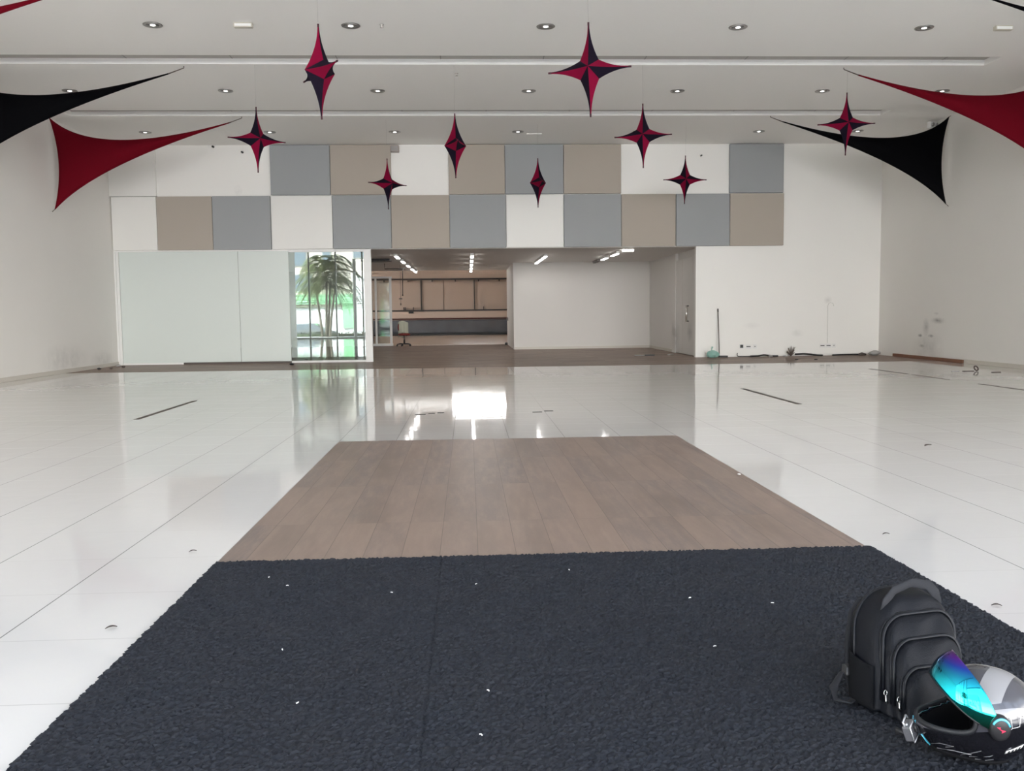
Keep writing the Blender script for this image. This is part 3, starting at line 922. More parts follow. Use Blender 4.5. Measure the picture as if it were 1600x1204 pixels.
rubble(-4.78, 24.6, .06, 'dark', 7, 'dark lump on the floor strip before the clear window')
rubble(8.62, 25.3, .06, 'rope', 8, 'grey plaster lump under the left sockets')
rubble(9.05, 25.35, .045, 'rope', 9, 'small plaster lump left of the cable bundle')
rubble(11.65, 25.3, .16, 'rope', 10, 'flat heap of grey rubble in the right back corner')
rubble(11.3, 25.35, .10, 'slot', 12, 'brown rubble left of the heap in the right corner')
cable([(5.0, 26.9, .02), (5.15, 26.85, .02), (5.3, 26.95, .015)], .016, 'short pale grey cable scrap on the recess floor', 'rope')
tag(MB().box(5.32, 5.62, 26.9, 27.0, 0, .04).build('metal_scrap', M['dark'], bevel=.01), 'flat black scrap on the recess floor', 'scrap')
o = MB().box(-.12, .12, -.05, .05, 0, .05).build('dustpan_scrap', M['chrome'], loc=(6.1, 26.9, 0), rot=(0, 0, .9), bevel=.01)
tag(o, 'small grey metal scrap on the floor before the steel-handled door', 'scrap')
# fittings lying on the tiles at the right wall
def ring(x, y, r, rt, lab, tilt=1.1):
    pts = [(r * math.cos(a), r * math.sin(a), 0) for a in [2 * PI * k / 16 for k in range(17)]]
    o = MB().tube(pts, rt, 6, cap=False).build('metal_ring', M['slot'], loc=(x, y, r * math.sin(tilt) + rt), rot=(tilt, 0, .3))
    tag(o, lab, 'ring')
ring(10.72, 18.5, .05, .015, 'dark ring fitting standing on the tiles by the right wall')
tag(MB().box(10.42, 10.66, 18.46, 18.5, 0, .012).build('floor_fitting', M['slot']), 'flat dark fitting left of the ring on the tiles', 'fitting', 'loose fittings by the right wall')
tag(MB().box(10.18, 10.34, 18.46, 18.5, 0, .012).build('floor_fitting', M['rope']), 'small grey fitting farthest left of the ring', 'fitting', 'loose fittings by the right wall')
tag(MB().box(10.78, 10.96, 18.0, 18.05, 0, .014).build('floor_fitting', M['slot']), 'flat dark fitting right of the ring on the tiles', 'fitting', 'loose fittings by the right wall')

# ---------------------------------------------------------------- entrance mat
rr = random.Random(11)
m_ = MB()
MX0, MX1, MY0, MY1 = -1.385, 2.245, -.6, 4.86
st = .009
nx, ny = int((MX1 - MX0) / st), int((MY1 - MY0) / st)
vs, fs = [], []
for j in range(ny + 1):
    for i in range(nx + 1):
        x, y = MX0 + (MX1 - MX0) * i / nx, MY0 + (MY1 - MY0) * j / ny
        z = .008 + .009 * rr.random() ** 1.3
        jx = jy = .0035
        if i in (0, nx): jx = .010
        if j in (0, ny): jy = .008
        if i in (0, nx) or j in (0, ny): z = .004
        if abs(x + .16) < .006: z *= .6
        vs.append((x + rr.uniform(-jx, jx), y + rr.uniform(-jy, jy), z))
w_ = nx + 1
for j in range(ny):
    for i in range(nx):
        a = j * w_ + i
        fs.append((a, a + 1, a + 1 + w_, a + w_))
m_.add(vs, fs, 0, False)
M['mat'] = mat('charcoal_coir', (.030, .034, .044), .85, spec=.25)
nt = M['mat'].node_tree
g_ = nt.nodes.new('ShaderNodeNewGeometry')
a_ = noise(nt, g_.outputs['Position'], 150, 3, .7)
b_ = noise(nt, g_.outputs['Position'], 3, 4)
cc = mixc(nt, a_, (.004, .0065, .011), (.025, .030, .041))
cc = mixc(nt, mnode(nt, 'MULTIPLY', b_, .45), cc, (.027, .025, .026))
lk(nt, cc, nt.nodes['Principled BSDF'].inputs['Base Color'])
tag(m_.build('entrance_mat', M['mat']), 'large charcoal bristle entrance mat in the foreground, before the planks', 'mat')
for k, (x, y) in enumerate(((-.9, 4.35), (-1.02, 4.5), (-.38, 4.2), (.02, 4.3), (.05, 3.05), (.95, 3.4), (.5, 4.5), (1.35, 3.9), (-.6, 3.0), (.02, 2.72), (1.0, 4.0), (-.75, 3.5))):
    o = MB().tube([(-.006, 0, 0), (0, .003, .0015), (.006, .001, 0)], .0022, 5).build('lint', M['white'], loc=(x, y, .021), rot=(0, 0, k * 1.3))
    tag(o, 'white speck of lint lying on the dark entrance mat', 'lint', 'white lint specks on the mat')

#@@FOREGROUND
# ---------------------------------------------------------------- backpack
M['nylon'] = mat('black_nylon', (.0035, .0045, .0075), .5, spec=.22, bump=.25, bscale=420)
M['nylon2'] = mat('matte_black_mesh', (.003, .0035, .005), .85, spec=.2, bump=.4, bscale=700)
M['zip'] = mat('zip_tape', (.006, .007, .010), .45, spec=.3)
M['strap'] = mat('webbing', (.006, .007, .011), .75, bump=.3, bscale=500)
def arch(w, h, r, n=7, z0=0.0, rb=.02):
    pts = []
    for cx, cz, a0, rad in ((w / 2 - rb, z0 + rb, -PI / 2, rb), (w / 2 - r, h - r, 0, r), (-w / 2 + r, h - r, PI / 2, r), (-w / 2 + rb, z0 + rb, PI, rb)):
        for k in range(n + 1):
            a = a0 + PI / 2 * k / n
            pts.append((cx + rad * math.cos(a), cz + rad * math.sin(a)))
    out = []
    for i in range(len(pts)):
        a, b_ = pts[i], pts[(i + 1) % len(pts)]
        L = math.hypot(b_[0] - a[0], b_[1] - a[1])
        k = max(1, int(L / .02))
        for j in range(k): out.append((a[0] + (b_[0] - a[0]) * j / k, a[1] + (b_[1] - a[1]) * j / k))
    return out
def slab(w, h, r, y0, y1, puff=.012, taper=.05, z0=0.0, back_round=False):
    m = MB()
    o = arch(w, h, r, z0=z0)
    cz = z0 + (h - z0) * .45
    rings = []
    D = y1 - y0
    prof = [(0, 1.0), (.35, 1.012), (.7, 1.005), (.88, .985), (.97, .95), (1.0, .90), (1.0, .6), (1.0, .3)]
    if back_round: prof = [(0, .3), (0, .86), (.04, .93), (.14, .98)] + prof[1:]
    for i, (t, s) in enumerate(prof):
        yy = y0 + D * t - (puff * (1 - s) ** .7 * 1.4 if i > len(prof) - 4 else 0)
        ring = []
        for x, z in o:
            k = s * (1 - taper * max(0, (z - cz)) / max(.01, h - cz) * t)
            wr = .004 * math.sin(37 * x + 23 * z + i) * (1 if .3 < t else .4)
            ring.append((x * k, yy + wr, cz + (z - cz) * s))
        rings.append(ring)
    n = len(o)
    vs = [p for r_ in rings for p in r_]
    fs = []
    for i in range(len(rings) - 1):
        for k in range(n):
            a, b_ = i * n + k, i * n + (k + 1) % n
            fs.append((a, b_, b_ + n, a + n))
    fs.append(tuple(range((len(rings) - 1) * n, len(rings) * n)))
    fs.append(tuple(reversed(range(n))))
    m.add(vs, fs, 0, True)
    return m
def arc_path(w, h, r, y, z0, k=1.0):
    pts = [(w / 2, z0)]
    for cx, a0 in ((w / 2 - r, 0), (-w / 2 + r, PI / 2)):
        for i in range(9):
            a = a0 + PI / 2 * i / 8
            pts.append((cx + r * math.cos(a), h - r + r * math.sin(a)))
    pts.append((-w / 2, z0))
    return [(x * k, y, z) for x, z in pts]
bp = thing('backpack', 'black nylon backpack standing on the dark mat behind the helmet', 'backpack', (1.475, 2.99, .012))
bp.location = (1.445, 2.84, .020)
slab(.325, .375, .125, .10, -.045, puff=.01, taper=.10, back_round=True).build('main_compartment', M['nylon'], bp)
slab(.275, .315, .075, -.03, -.085).build('front_compartment', M['nylon'], bp)
slab(.250, .245, .065, -.07, -.118).build('organiser_pocket', M['nylon'], bp)
slab(.230, .165, .055, -.10, -.152).build('lower_pocket', M['nylon'], bp)
for w_, h_, r_, y_, nm_ in ((.282, .321, .078, -.062, 'front'), (.257, .251, .068, -.098, 'organiser'), (.237, .171, .058, -.132, 'lower')):
    k_ = MB()
    for dy, rr_ in ((0, .0055), (.013, .0045)):
        k_.tube(arc_path(w_ + .004, h_ + .002, r_, y_ + dy, .05), rr_, 8)
    k_.build('zip', M['zip'], bp)
k_ = MB()
k_.tube(arc_path(.328, .378, .128, .06, .06), .005, 8)
k_.build('seam_piping', M['zip'], bp)
hp = [(-.105, -.02, .325), (-.10, -.025, .36), (-.07, -.028, .395), (0, -.03, .415), (.07, -.028, .40), (.10, -.025, .37), (.115, -.02, .325)]
MB().tube(hp, [.017, .018, .019, .019, .019, .018, .017], 12, flat=.3, up=(0, 1, .3)).build('top_handle', M['strap'], bp)
# reinforcing panel on the shoulder of the bag, and side pocket
side = MB()
def sp_(u, v):
    z = .02 + .135 * v
    y = .085 - .125 * u
    b_ = .02 * math.sin(PI * u) ** .6 * (.7 + .3 * v)
    return (-.163 - b_, y, z + .02 * (1 - u) * v)
side.grid(sp_, 14, 10)
side.build('side_pocket', M['nylon2'], bp, solid=.004)
side = MB()
side.grid(lambda u, v: (.163 + .02 * math.sin(PI * u) ** .6 * (.7 + .3 * v), .085 - .125 * u, .02 + .135 * v), 14, 10)
side.build('side_pocket', M['nylon2'], bp, solid=.004)
for s_ in (-1, 1):
    MB().tube([(.09 * s_, .10, .33), (.10 * s_, .135, .27), (.11 * s_, .14, .16), (.13 * s_, .12, .07), (.15 * s_, .09, .03)], [.03, .034, .034, .026, .02], 10, flat=.25, up=(0, 1, 0)).build('shoulder_strap', M['strap'], bp)
MB().tube([(-.15, .08, .10), (-.185, .10, .085), (-.225, .085, .05), (-.235, .06, .02), (-.20, .04, .012), (-.16, .05, .02)], .018, 10, flat=.22, up=(0, .3, 1)).build('compression_strap', M['strap'], bp)
MB().box(-.185, -.150, .07, .10, .085, .115).build('strap_buckle', M['dark'], bp, bevel=.004)
def zip_pull(x, y, z):
    k_ = MB()
    k_.tube([(x + .006 * math.cos(a), y, z + .008 * math.sin(a)) for a in [2 * PI * i / 12 for i in range(13)]], .0018, 6, cap=False)
    k_.tube([(x, y - .001, z - .008), (x, y - .002, z - .018), (x + .001, y - .003, z - .034)], [.003, .0028, .0042], 8)
    k_.build('zip_pull', M['chrome'], bp)
zip_pull(-.150, -.082, .085)
zip_pull(-.128, -.118, .075)
_lean = Matrix(((1, 0, .19, 0), (0, 1, .46, 0), (0, 0, .87, 0), (0, 0, 0, 1))) @ Matrix.Rotation(math.radians(13), 4, 'Z')
for o in bp.children:
    o.data.transform(_lean)

# ---------------------------------------------------------------- helmet
hm = thing('motorcycle_helmet', 'black and grey full-face motorcycle helmet with an iridescent visor flipped up', 'helmet')
HM = Matrix.Translation((1.468, 2.478, .018)) @ Matrix.Rotation(math.radians(-14), 4, 'Z') @ Matrix.Rotation(math.radians(4), 4, 'Y') @ Matrix.Diagonal((.87, 1, 1.1, 1))
hm.matrix_world = HM
def sm_(e0, e1, x):
    t = max(0, min(1, (x - e0) / (e1 - e0)))
    return t * t * (3 - 2 * t)
def shell(az, el, k=1.0):
    """az: 0 = straight ahead (-x), el in radians"""
    fx = -math.cos(az)
    a = .158 + .018 * sm_(-.2, .9, -fx)
    cx = math.cos(el)
    x = fx * cx * (.158 if fx < 0 else .172)
    y = math.sin(az) * cx * .126
    z = math.sin(el) * (.122 if el > 0 else .128)
    front = sm_(.1, .95, -fx)
    low = sm_(-.02, -.42, el)
    x -= .058 * front * low                       # chin bar
    y *= 1 - .10 * front * low
    x += .012 * sm_(.2, 1.0, fx) * sm_(.1, .8, el)  # little rear spoiler bulge
    zz = .128 + z * k
    return Vector((x * k, y * k, max(.0, zz)))
A0, E0, E1 = math.radians(70), math.radians(-17), math.radians(30)
m_ = MB()
NA, NE = 108, 60
em0, em1 = math.radians(-62), math.radians(90)
vs = []
els = [em0 + (em1 - em0) * j / NE for j in range(NE + 1)]
azs = [-PI + 2 * PI * i / NA for i in range(NA)]
for el in els:
    for az in azs: vs.append(shell(az, el))
fs = []
for j in range(NE):
    for i in range(NA):
        ac = azs[i] + PI / NA
        ec = (els[j] + els[j + 1]) / 2
        # rounded eye port
        q_ = (abs(ac) / A0) ** 3.2 + (abs(ec - (E0 + E1) / 2) / ((E1 - E0) / 2)) ** 3.2
        if q_ < 1: continue
        fs.append((j * NA + i, j * NA + (i + 1) % NA, (j + 1) * NA + (i + 1) % NA, (j + 1) * NA + i))
m_.add(vs, fs, 0, True)
M['helmet'] = mat('helmet_paint', (.02, .02, .022), .16, spec=.5, coat=.35)
nt = M['helmet'].node_tree
tc = nt.nodes.new('ShaderNodeTexCoord')
sp = nt.nodes.new('ShaderNodeSeparateXYZ')
lk(nt, tc.outputs['Object'], sp.inputs[0])
X, Y, Z = sp.outputs
def plane(a, b_, c_, d):
    """1 where a x + b y + c z > d"""
    s = mnode(nt, 'ADD', mnode(nt, 'ADD', mnode(nt, 'MULTIPLY', X, a), mnode(nt, 'MULTIPLY', Y, b_)), mnode(nt, 'MULTIPLY', Z, c_))
    return mnode(nt, 'GREATER_THAN', s, d)
ab = mnode(nt, 'ABSOLUTE', Y)
def plane2(a, b_, c_, d):
    s = mnode(nt, 'ADD', mnode(nt, 'ADD', mnode(nt, 'MULTIPLY', X, a), mnode(nt, 'MULTIPLY', ab, b_)), mnode(nt, 'MULTIPLY', Z, c_))
    return mnode(nt, 'GREATER_THAN', s, d)
def AND(*a):
    r_ = a[0]
    for v in a[1:]: r_ = mnode(nt, 'MULTIPLY', r_, v)
    return r_
def NOT(a): return mnode(nt, 'SUBTRACT', 1, a)
up = plane2(-.25, 0, 1, .128)
grey_c = mixc(nt, noise(nt, tc.outputs['Object'], 9, 3), (.036, .036, .044), (.055, .055, .065))
lt1 = AND(plane2(1, .75, 0, .015), NOT(plane2(1, .75, 0, .098)), plane2(-.3, -.9, 1, .095))
lt2 = AND(plane2(1, .35, 0, .028), NOT(plane2(1, .4, .25, .175)), plane2(-.2, 0, 1, .155), NOT(plane2(-.3, -.9, 1, .075)))
col = mixc(nt, up, (.006, .006, .008), grey_c)
col = mixc(nt, AND(up, mnode(nt, 'MAXIMUM', lt1, lt2)), col, (.22, .22, .23))
vo = nt.nodes.new('ShaderNodeTexVoronoi')
vo.feature = 'DISTANCE_TO_EDGE'
vo.inputs['Scale'].default_value = 34
vo.inputs['Randomness'].default_value = .35
lk(nt, tc.outputs['Object'], vo.inputs['Vector'])
hexl = AND(mnode(nt, 'LESS_THAN', vo.outputs['Distance'], .035), plane2(-.25, 0, 1, .122), NOT(plane2(-.25, 0, 1, .158)), plane(1, 0, 0, .02))
col = mixc(nt, mnode(nt, 'MULTIPLY', hexl, .8), col, (.55, .55, .56))
lk(nt, col, nt.nodes['Principled BSDF'].inputs['Base Color'])
sh = m_.build('shell', M['helmet'], hm)
sd = sh.modifiers.new('solid', 'SOLIDIFY'); sd.thickness = .022; sd.offset = -1
M['liner'] = mat('black_liner', (.006, .006, .007), .9, spec=.1)
sh.data.materials.append(M['liner'])
sd.material_offset = 1
# gasket round the eye port
M['rubber'] = mat('dark_rubber', (.009, .010, .013), .5)
pts = []
for i in range(65):
    a = 2 * PI * i / 64
    c_, s_ = math.cos(a), math.sin(a)
    e = (abs(c_) ** 3.2 + abs(s_) ** 3.2) ** (-1 / 3.2)
    pts.append(shell(A0 * e * c_, (E0 + E1) / 2 + (E1 - E0) / 2 * e * s_, 1.0))
MB().tube(pts, .0075, 10, cap=False).build('port_gasket', M['rubber'], hm)
MB().grid(lambda u, v: tuple(shell(2 * PI * u, math.radians(-62) + .16 * v, .985 + .02 * math.sin(PI * v))), 72, 4, close_u=True).build('neck_roll', M['liner'], hm, solid=.01)
MB().grid(lambda u, v: tuple(shell(PI / 2 + PI * u, math.radians(-50) + math.radians(120) * v, .84)), 30, 20).build('padding', M['liner'], hm, solid=.006)
# visor, swung up about the temple pivots
M['visor'] = mat('iridescent_visor', (.1, .5, .6), .05, metal=1)
nt = M['visor'].node_tree
tc = nt.nodes.new('ShaderNodeTexCoord')
sp = nt.nodes.new('ShaderNodeSeparateXYZ')
lk(nt, tc.outputs['Object'], sp.inputs[0])
rp = nt.nodes.new('ShaderNodeValToRGB')
mr = nt.nodes.new('ShaderNodeMapRange')
lk(nt, sp.outputs['Z'], mr.inputs[0])
mr.inputs[1].default_value = .13
mr.inputs[2].default_value = .285
lk(nt, mr.outputs[0], rp.inputs[0])
er = rp.color_ramp.elements
er[0].position, er[0].color = 0.0, (.12, .42, .22, 1)
er[1].position, er[1].color = 1.0, (.16, .02, .16, 1)
for ps, cl in ((.2, (.05, .75, .5, 1)), (.4, (.03, .80, .90, 1)), (.58, (.02, .50, .62, 1)), (.72, (.02, .26, .42, 1)), (.84, (.03, .07, .42, 1)), (.93, (.13, .03, .35, 1))):
    e = er.new(ps); e.color = cl
lk(nt, rp.outputs[0], nt.nodes['Principled BSDF'].inputs['Base Color'])
PV = Vector((.012, 0, .150))
RV_ = Matrix.Rotation(math.radians(37), 3, 'Y')
def visor(u, v):
    az = math.radians(-88 + 176 * u)
    k = abs(u - .5) * 2
    lo, hi = math.radians(-17) * (1 - k ** 4 * .75), math.radians(27) * (1 - k ** 4 * .55)
    p = shell(az, lo + (hi - lo) * v * 1.0, 1.0)
    # keep the visor a smooth bowl: undo the chin push
    el = lo + (hi - lo) * v
    p = Vector((-math.cos(az) * math.cos(el) * .172, math.sin(az) * math.cos(el) * .136, .128 + math.sin(el) * .13))
    return tuple(RV_ @ (p - PV) + PV)
MB().grid(visor, 60, 16).build('visor', M['visor'], hm, solid=.003)
def edge(v): return [visor(i / 40, v) for i in range(2, 39)]
MB().tube(edge(0), .0028, 6).build('visor_rim', M['rubber'], hm)
M['cyan'] = mat('cyan_paint', (.10, .55, .75), .2, coat=.8)
M['pinkred'] = mat('red_logo_paint', (.75, .03, .08), .4)
for s_ in (-1, 1):
    pv = MB().lathe([(.0, -.012), (.022, -.012), (.030, -.008), (.033, .0), (.033, .010), (.0, .010)], 28, (PV.x, s_ * .134, PV.z - .01), axis='y')
    if s_ == 1:
        pv = MB().lathe([(.0, .012), (.022, .012), (.030, .008), (.033, .0), (.033, -.010), (.0, -.010)], 28, (PV.x, s_ * .134, PV.z - .01), axis='y')
    po = pv.build('visor_pivot', M['dark'], hm)
    yy = s_ * .1445
    MB().tube([(PV.x + .027 * math.cos(a), yy, PV.z - .01 + .027 * math.sin(a)) for a in [math.radians(25 + 130 * i / 12) for i in range(13)]], .0035, 6).build('pivot_arc', M['cyan'], po)
    zg = PV.z - .01
    k_ = MB()
    P_ = [(-.014, .006), (-.002, .007), (-.004, .002), (.014, -.001), (.002, -.008), (.003, -.003)]
    k_.add([(PV.x + a, s_ * .1465, zg + b_) for a, b_ in P_], [(0, 1, 2), (0, 2, 5), (2, 3, 5), (3, 4, 5)])
    k_.build('pivot_mark', M['pinkred'], po, solid=.0006)
# painted accents, each following the shell
def stripe(pts, w, key, name, k=1.006):
    m = MB()
    ps = [shell(math.radians(a), math.radians(e), k) for a, e in pts]
    m.tube(ps, w, 6, flat=.35)
    m.build(name, M[key], hm)
M['pale'] = mat('pale_grey_line', (.42, .42, .44), .3)
stripe([(-4, -20), (-9, -30), (-13, -34), (-17, -36), (-16, -46), (-14, -56)], .0035, 'cyan', 'accent_line')
stripe([(12, -20), (7, -26), (4, -34), (3, -42)], .0032, 'cyan', 'accent_line')
for pts in ([(-30, -44), (-45, -36), (-58, -34), (-50, -40)], [(-36, -50), (-56, -43), (-72, -42)], [(-62, -50), (-74, -36), (-80, -30)], [(-70, -48), (-92, -38), (-112, -20)], [(-76, -52), (-100, -44), (-90, -50)]):
    stripe(pts, .0012, 'pale', 'accent_line')
# white label with dark marks behind the ear
def dec(a0, a1, e0, e1, key, name, skew=0, k=1.008):
    def P(u, v): return tuple(shell(math.radians(a0 + (a1 - a0) * u), math.radians(e0 + (e1 - e0) * v + skew * u), k))
    MB().grid(P, 8, 2).build(name, M[key], hm, solid=.0008)
dec(-108, -128, -30, -25, 'white', 'label_plate', 9)
for i in range(4): dec(-110.5 - 4 * i, -112.5 - 4 * i, -28 + 1.8 * i, -25 + 1.8 * i, 'dark', 'label_mark', .8, 1.016)
# chin vent
MB().grid(lambda u, v: tuple(shell(math.radians(-16 + 32 * u), math.radians(-36 + 12 * v), 1.012 + .02 * math.sin(PI * u) * math.sin(PI * v))), 14, 6).build('chin_vent', M['rubber'], hm, solid=.004)

# ---------------------------------------------------------------- camera on the chin bar
pc = shell(0, math.radians(-38), 1.0)
ac = thing('action_camera', 'small action camera in a clear case fixed to the helmet chin', 'camera')
ac.matrix_world = HM @ Matrix.Translation((pc.x - .034, pc.y - .012, pc.z + .006)) @ Matrix.Rotation(math.radians(62), 4, 'Z') @ Matrix.Rotation(math.radians(-18), 4, 'X') @ Matrix.Rotation(math.radians(-14), 4, 'Y')
M['case'] = mat('frosted_clear_case', (.10, .10, .11), .15, spec=.8, coat=1)
M['silver'] = mat('silver_plastic', (.62, .63, .65), .25, metal=.6)
MB().box(-.026, .026, -.014, .014, -.021, .021).build('case', M['case'], ac, bevel=.004)
f_ = MB()
for x in (-.027, .027): f_.tube([(x, -.0145, -.022), (x, -.0145, .022)], .0018, 6)
for z in (-.022, .022): f_.tube([(-.027, -.0145, z), (.027, -.0145, z)], .0018, 6)
f_.build('case_rim', M['silver'], ac)
l_ = MB().lathe([(0, -.024), (.010, -.024), (.013, -.022), (.013, -.014)], 20, (.009, 0, .004), axis='y').build('lens_barrel', M['dark'], ac)
MB().lathe([(0, -.0252), (.007, -.0245), (.008, -.024)], 16, (.009, 0, .004), axis='y').build('lens_glass', M['silver'], l_)
MB().lathe([(0, .026), (.005, .026), (.005, .021)], 12, (-.013, 0, 0)).build('shutter_button', M['silver'], ac)
MB().tube([(-.02, .004, .021), (-.02, .006, .032), (.018, .006, .036), (.026, .006, .022)], .0035, 8, flat=.6).build('case_latch', M['silver'], ac)
MB().tube([(0, .012, -.012), (.004, .028, -.010), (.006, .046, -.006)], [.007, .006, .012], 8).build('mount_arm', M['dark'], ac)

#@@STREET
# ---------------------------------------------------------------- the street behind the camera, seen mirrored in the glass
M['pave'] = mat('pale_pavement', (.60, .59, .57), .8, var=.1, vscale=3)
M['road'] = mat('grey_road', (.26, .26, .27), .85)
struct(MB().box(-60, 60, -6.5, YF, -.3, -.02).build('ground', M['pave']))
struct(MB().box(-60, 60, -60, -6.5, -.8, -.55).build('ground_road', M['road']))
struct(MB().box(XL - .3, XR + .3, -4.5, YF - .3, ZC, ZC + .3).build('added_shade_canopy', M['ceil']))  # unseen canopy, added to cut steep daylight on the near floor
# shopfront mullions
M['mull'] = mat('grey_frame', (.30, .31, .31), .5)
w3 = MB()
x = -9.03 - 1.5
x = -9.03
while x < XR:
    if not (-1.6 < x < 2.5): w3.box(x - .04, x + .04, YF - .06, YF + .04, 0, ZC)
    x += 1.52
for x in (-1.75, 2.6): w3.box(x - .05, x + .05, YF - .06, YF + .04, 0, ZC)
w3.box(XL, XR, YF - .06, YF + .04, ZC - .1, ZC)
w3.box(XL, -1.75, YF - .06, YF + .04, -.02, .06)
w3.box(2.6, XR, YF - .06, YF + .04, -.02, .06)
w3.box(-1.75, 2.6, YF - .06, YF + .04, 3.0, 3.08)
struct(w3.build('window_3', M['mull']))
# building across the road
M['cream'] = mat('cream_render', (.62, .55, .49), .8)
M['green'] = mat('green_fascia', (.30, .66, .34), .5)
M['wwall'] = mat('white_render', (.82, .82, .80), .8)
M['winglass'] = mat('blue_grey_window', (.10, .14, .18), .1, spec=.8)
bd = thing('building', 'cream building across the street with a green fascia, mirrored in the clear window', 'building', (0, -20, -.55))
MB().box(-34, -5.6, -6, 0, 0, 7.4).build('wall', M['cream'], bd)
MB().box(-34, -5.6, -6, .15, 7.4, 12.5).build('unseen_upper_wall', mat('light_cutting_brown', (.16, .14, .13), .7), bd)  # unseen upper floors, made dark to send less light onto the near floor
MB().box(-34, -5.6, .0, .12, 0, 2.48).build('shop_wall', M['wwall'], bd)
MB().box(-34, -8.95, .0, .5, 2.75, 3.5).build('fascia', M['green'], bd)
MB().box(-9.75, -8.95, .12, .3, .9, 2.75).build('green_panel', M['green'], bd)
MB().box(-8.9, -6.4, .0, .6, 0, 4.85).build('white_bay', M['wwall'], bd)
for x0, x1, z0, z1 in ((-13.6, -12.1, 3.7, 5.1), (-13.6, -12.5, 5.7, 7.2), (-11.3, -10.6, 5.8, 7.2), (-8.9, -7.6, 6.3, 7.4), (-18, -15.5, 3.7, 5.2)):
    w_ = MB().box(x0, x1, .0, .06, z0, z1).build('window', M['mull'], bd)
    MB().box(x0 + .08, x1 - .08, .06, .08, z0 + .08, z1 - .08).build('pane', M['winglass'], w_)
# palm on the pavement
M['frond'] = mat('palm_frond', (.16, .19, .08), .6)
M['trunk'] = mat('palm_trunk', (.22, .19, .15), .9, bump=.5, bscale=30)
pm = thing('palm_tree', 'bushy palm tree on the pavement, mirrored in the clear window', 'palm tree', (-8.8, -5.2, -.02))
rr = random.Random(5)
for k, (dx, dy, lean) in enumerate(((0, 0, .1), (.35, .1, .35), (-.45, -.1, -.2), (.12, -.25, .18))):
    MB().tube([(dx * .6, dy, 0), (dx * .8 + lean * .15, dy, 1.2), (dx + lean * .5, dy, 2.5), (dx + lean * .9, dy, 3.4)], [.09, .075, .065, .06], 8).build('trunk', M['trunk'], pm)
for k in range(90):
    a = rr.uniform(0, 2 * PI)
    L = rr.uniform(1.2, 2.2)
    z0 = rr.uniform(2.9, 5.0)
    ri = rr.uniform(.5, 1.3)
    bx, by = rr.uniform(-.4, .6), rr.uniform(-.2, .2)
    def spine(t): return Vector((bx + math.cos(a) * L * t, by + math.sin(a) * L * t, z0 + ri * t - 2.1 * ri * t * t * 1.1))
    fm = MB()
    fm.tube([spine(i / 8) for i in range(9)], [.018 - .0018 * i for i in range(9)], 5)
    sd_ = Vector((-math.sin(a), math.cos(a), 0))
    for i in range(22):
        t = .12 + .86 * i / 21
        p = spine(t)
        ll = .42 * math.sin(PI * min(1, t * .9 + .1)) + .08
        d_ = Vector((math.cos(a), math.sin(a), 0)) * .35
        for s_ in (-1, 1):
            q_ = p + (sd_ * s_ + d_) * ll + Vector((0, 0, -.28 * ll - .1 * t))
            w_ = Vector((math.cos(a), math.sin(a), 0)) * .022
            mid = (p + q_) / 2 + Vector((0, 0, .03))
            fm.add([p - w_ * 1.5, p + w_ * 1.5, mid + w_ * .9, q_, mid - w_ * .9], [(0, 1, 2, 3, 4)])
    fm.build('frond', M['frond'], pm)
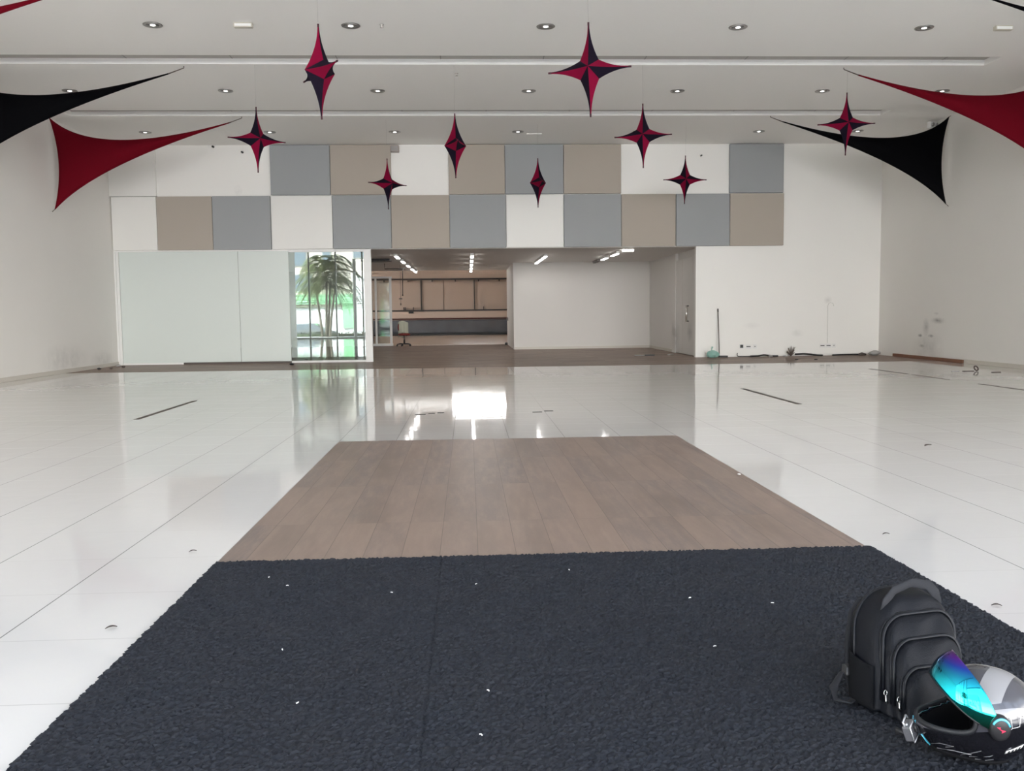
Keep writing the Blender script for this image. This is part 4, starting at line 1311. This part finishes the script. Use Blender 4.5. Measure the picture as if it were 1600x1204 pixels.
# hedge, parked car, post, wires
hd = MB()
for k in range(1500):
    p = Vector((rr.uniform(-12, -5.2), rr.uniform(-7.1, -6.5), rr.uniform(-.55, .28)))
    n_ = Vector((rr.uniform(-1, 1), rr.uniform(-1, 1), rr.uniform(-1, 1))).normalized()
    u_ = n_.orthogonal().normalized(); v_ = n_.cross(u_)
    s_ = rr.uniform(.04, .09)
    hd.add([p - u_ * s_, p + v_ * s_ * .5, p + u_ * s_, p - v_ * s_ * .5], [(0, 1, 2, 3)])
hd.box(-12, -5.2, -7.0, -6.6, -.55, .15)
o = hd.build('hedge', mat('hedge_leaves', (.10, .13, .07), .7))
tag(o, 'low green hedge along the pavement edge, mirrored in the clear window', 'hedge')
M['carpaint'] = mat('grey_car_paint', (.16, .17, .18), .2, coat=1)
car = thing('car', 'grey parked car beyond the hedge, mirrored in the clear window', 'car', (-10.9, -10.2, -.55))
prof = [(-2.1, .35), (-2.15, .75), (-1.5, .88), (-.8, 1.32), (.6, 1.36), (1.25, .95), (2.05, .82), (2.1, .35)]
cb = MB()
n_ = len(prof)
vs = [(x, y, z) for y, k in ((-.82, 1), (.82, 1)) for x, z in prof]
cb.add(vs, [tuple(range(n_)), tuple(reversed(range(n_, 2 * n_)))] + [(i, (i + 1) % n_, (i + 1) % n_ + n_, i + n_) for i in range(n_)])
cb.build('body', M['carpaint'], car, bevel=.06)
for s_ in (-1, 1):
    MB().add([(-1.25, s_ * .83, .92), (-.72, s_ * .83, 1.26), (.52, s_ * .83, 1.29), (1.0, s_ * .83, .95)], [(0, 1, 2, 3)]).build('side_window', M['winglass'], car, solid=.01)
    for x in (-1.35, 1.35):
        MB().lathe([(0, -.1), (.2, -.1), (.32, -.09), (.33, .0), (.32, .09), (0, .1)], 24, (x, s_ * .75, .33), axis='y').build('wheel', M['dark'], car)
tag(MB().tube([(-6.6, -1.9, -.02), (-6.6, -1.9, 4.6)], .10, 10).build('lamp_post', mat('pale_post', (.6, .6, .58), .5)), 'pale round post on the pavement, mirrored in the clear window', 'post')
for k, (z, sag) in enumerate(((2.35, .10), (2.12, .22), (1.98, .10), (1.86, .16), (1.62, .12))):
    tag(MB().tube([(-30 + 3.5 * i, -8.3 - .1 * k, z + sag * math.sin(i * .9 + k) ** 2 + .15) for i in range(17)], .018, 5).build('overhead_wire', M['dark']),
        'black overhead cable along the street, %s of the bundle mirrored in the glass' % ['highest', 'second highest', 'middle', 'second lowest', 'lowest'][k], 'wire', 'street cables')
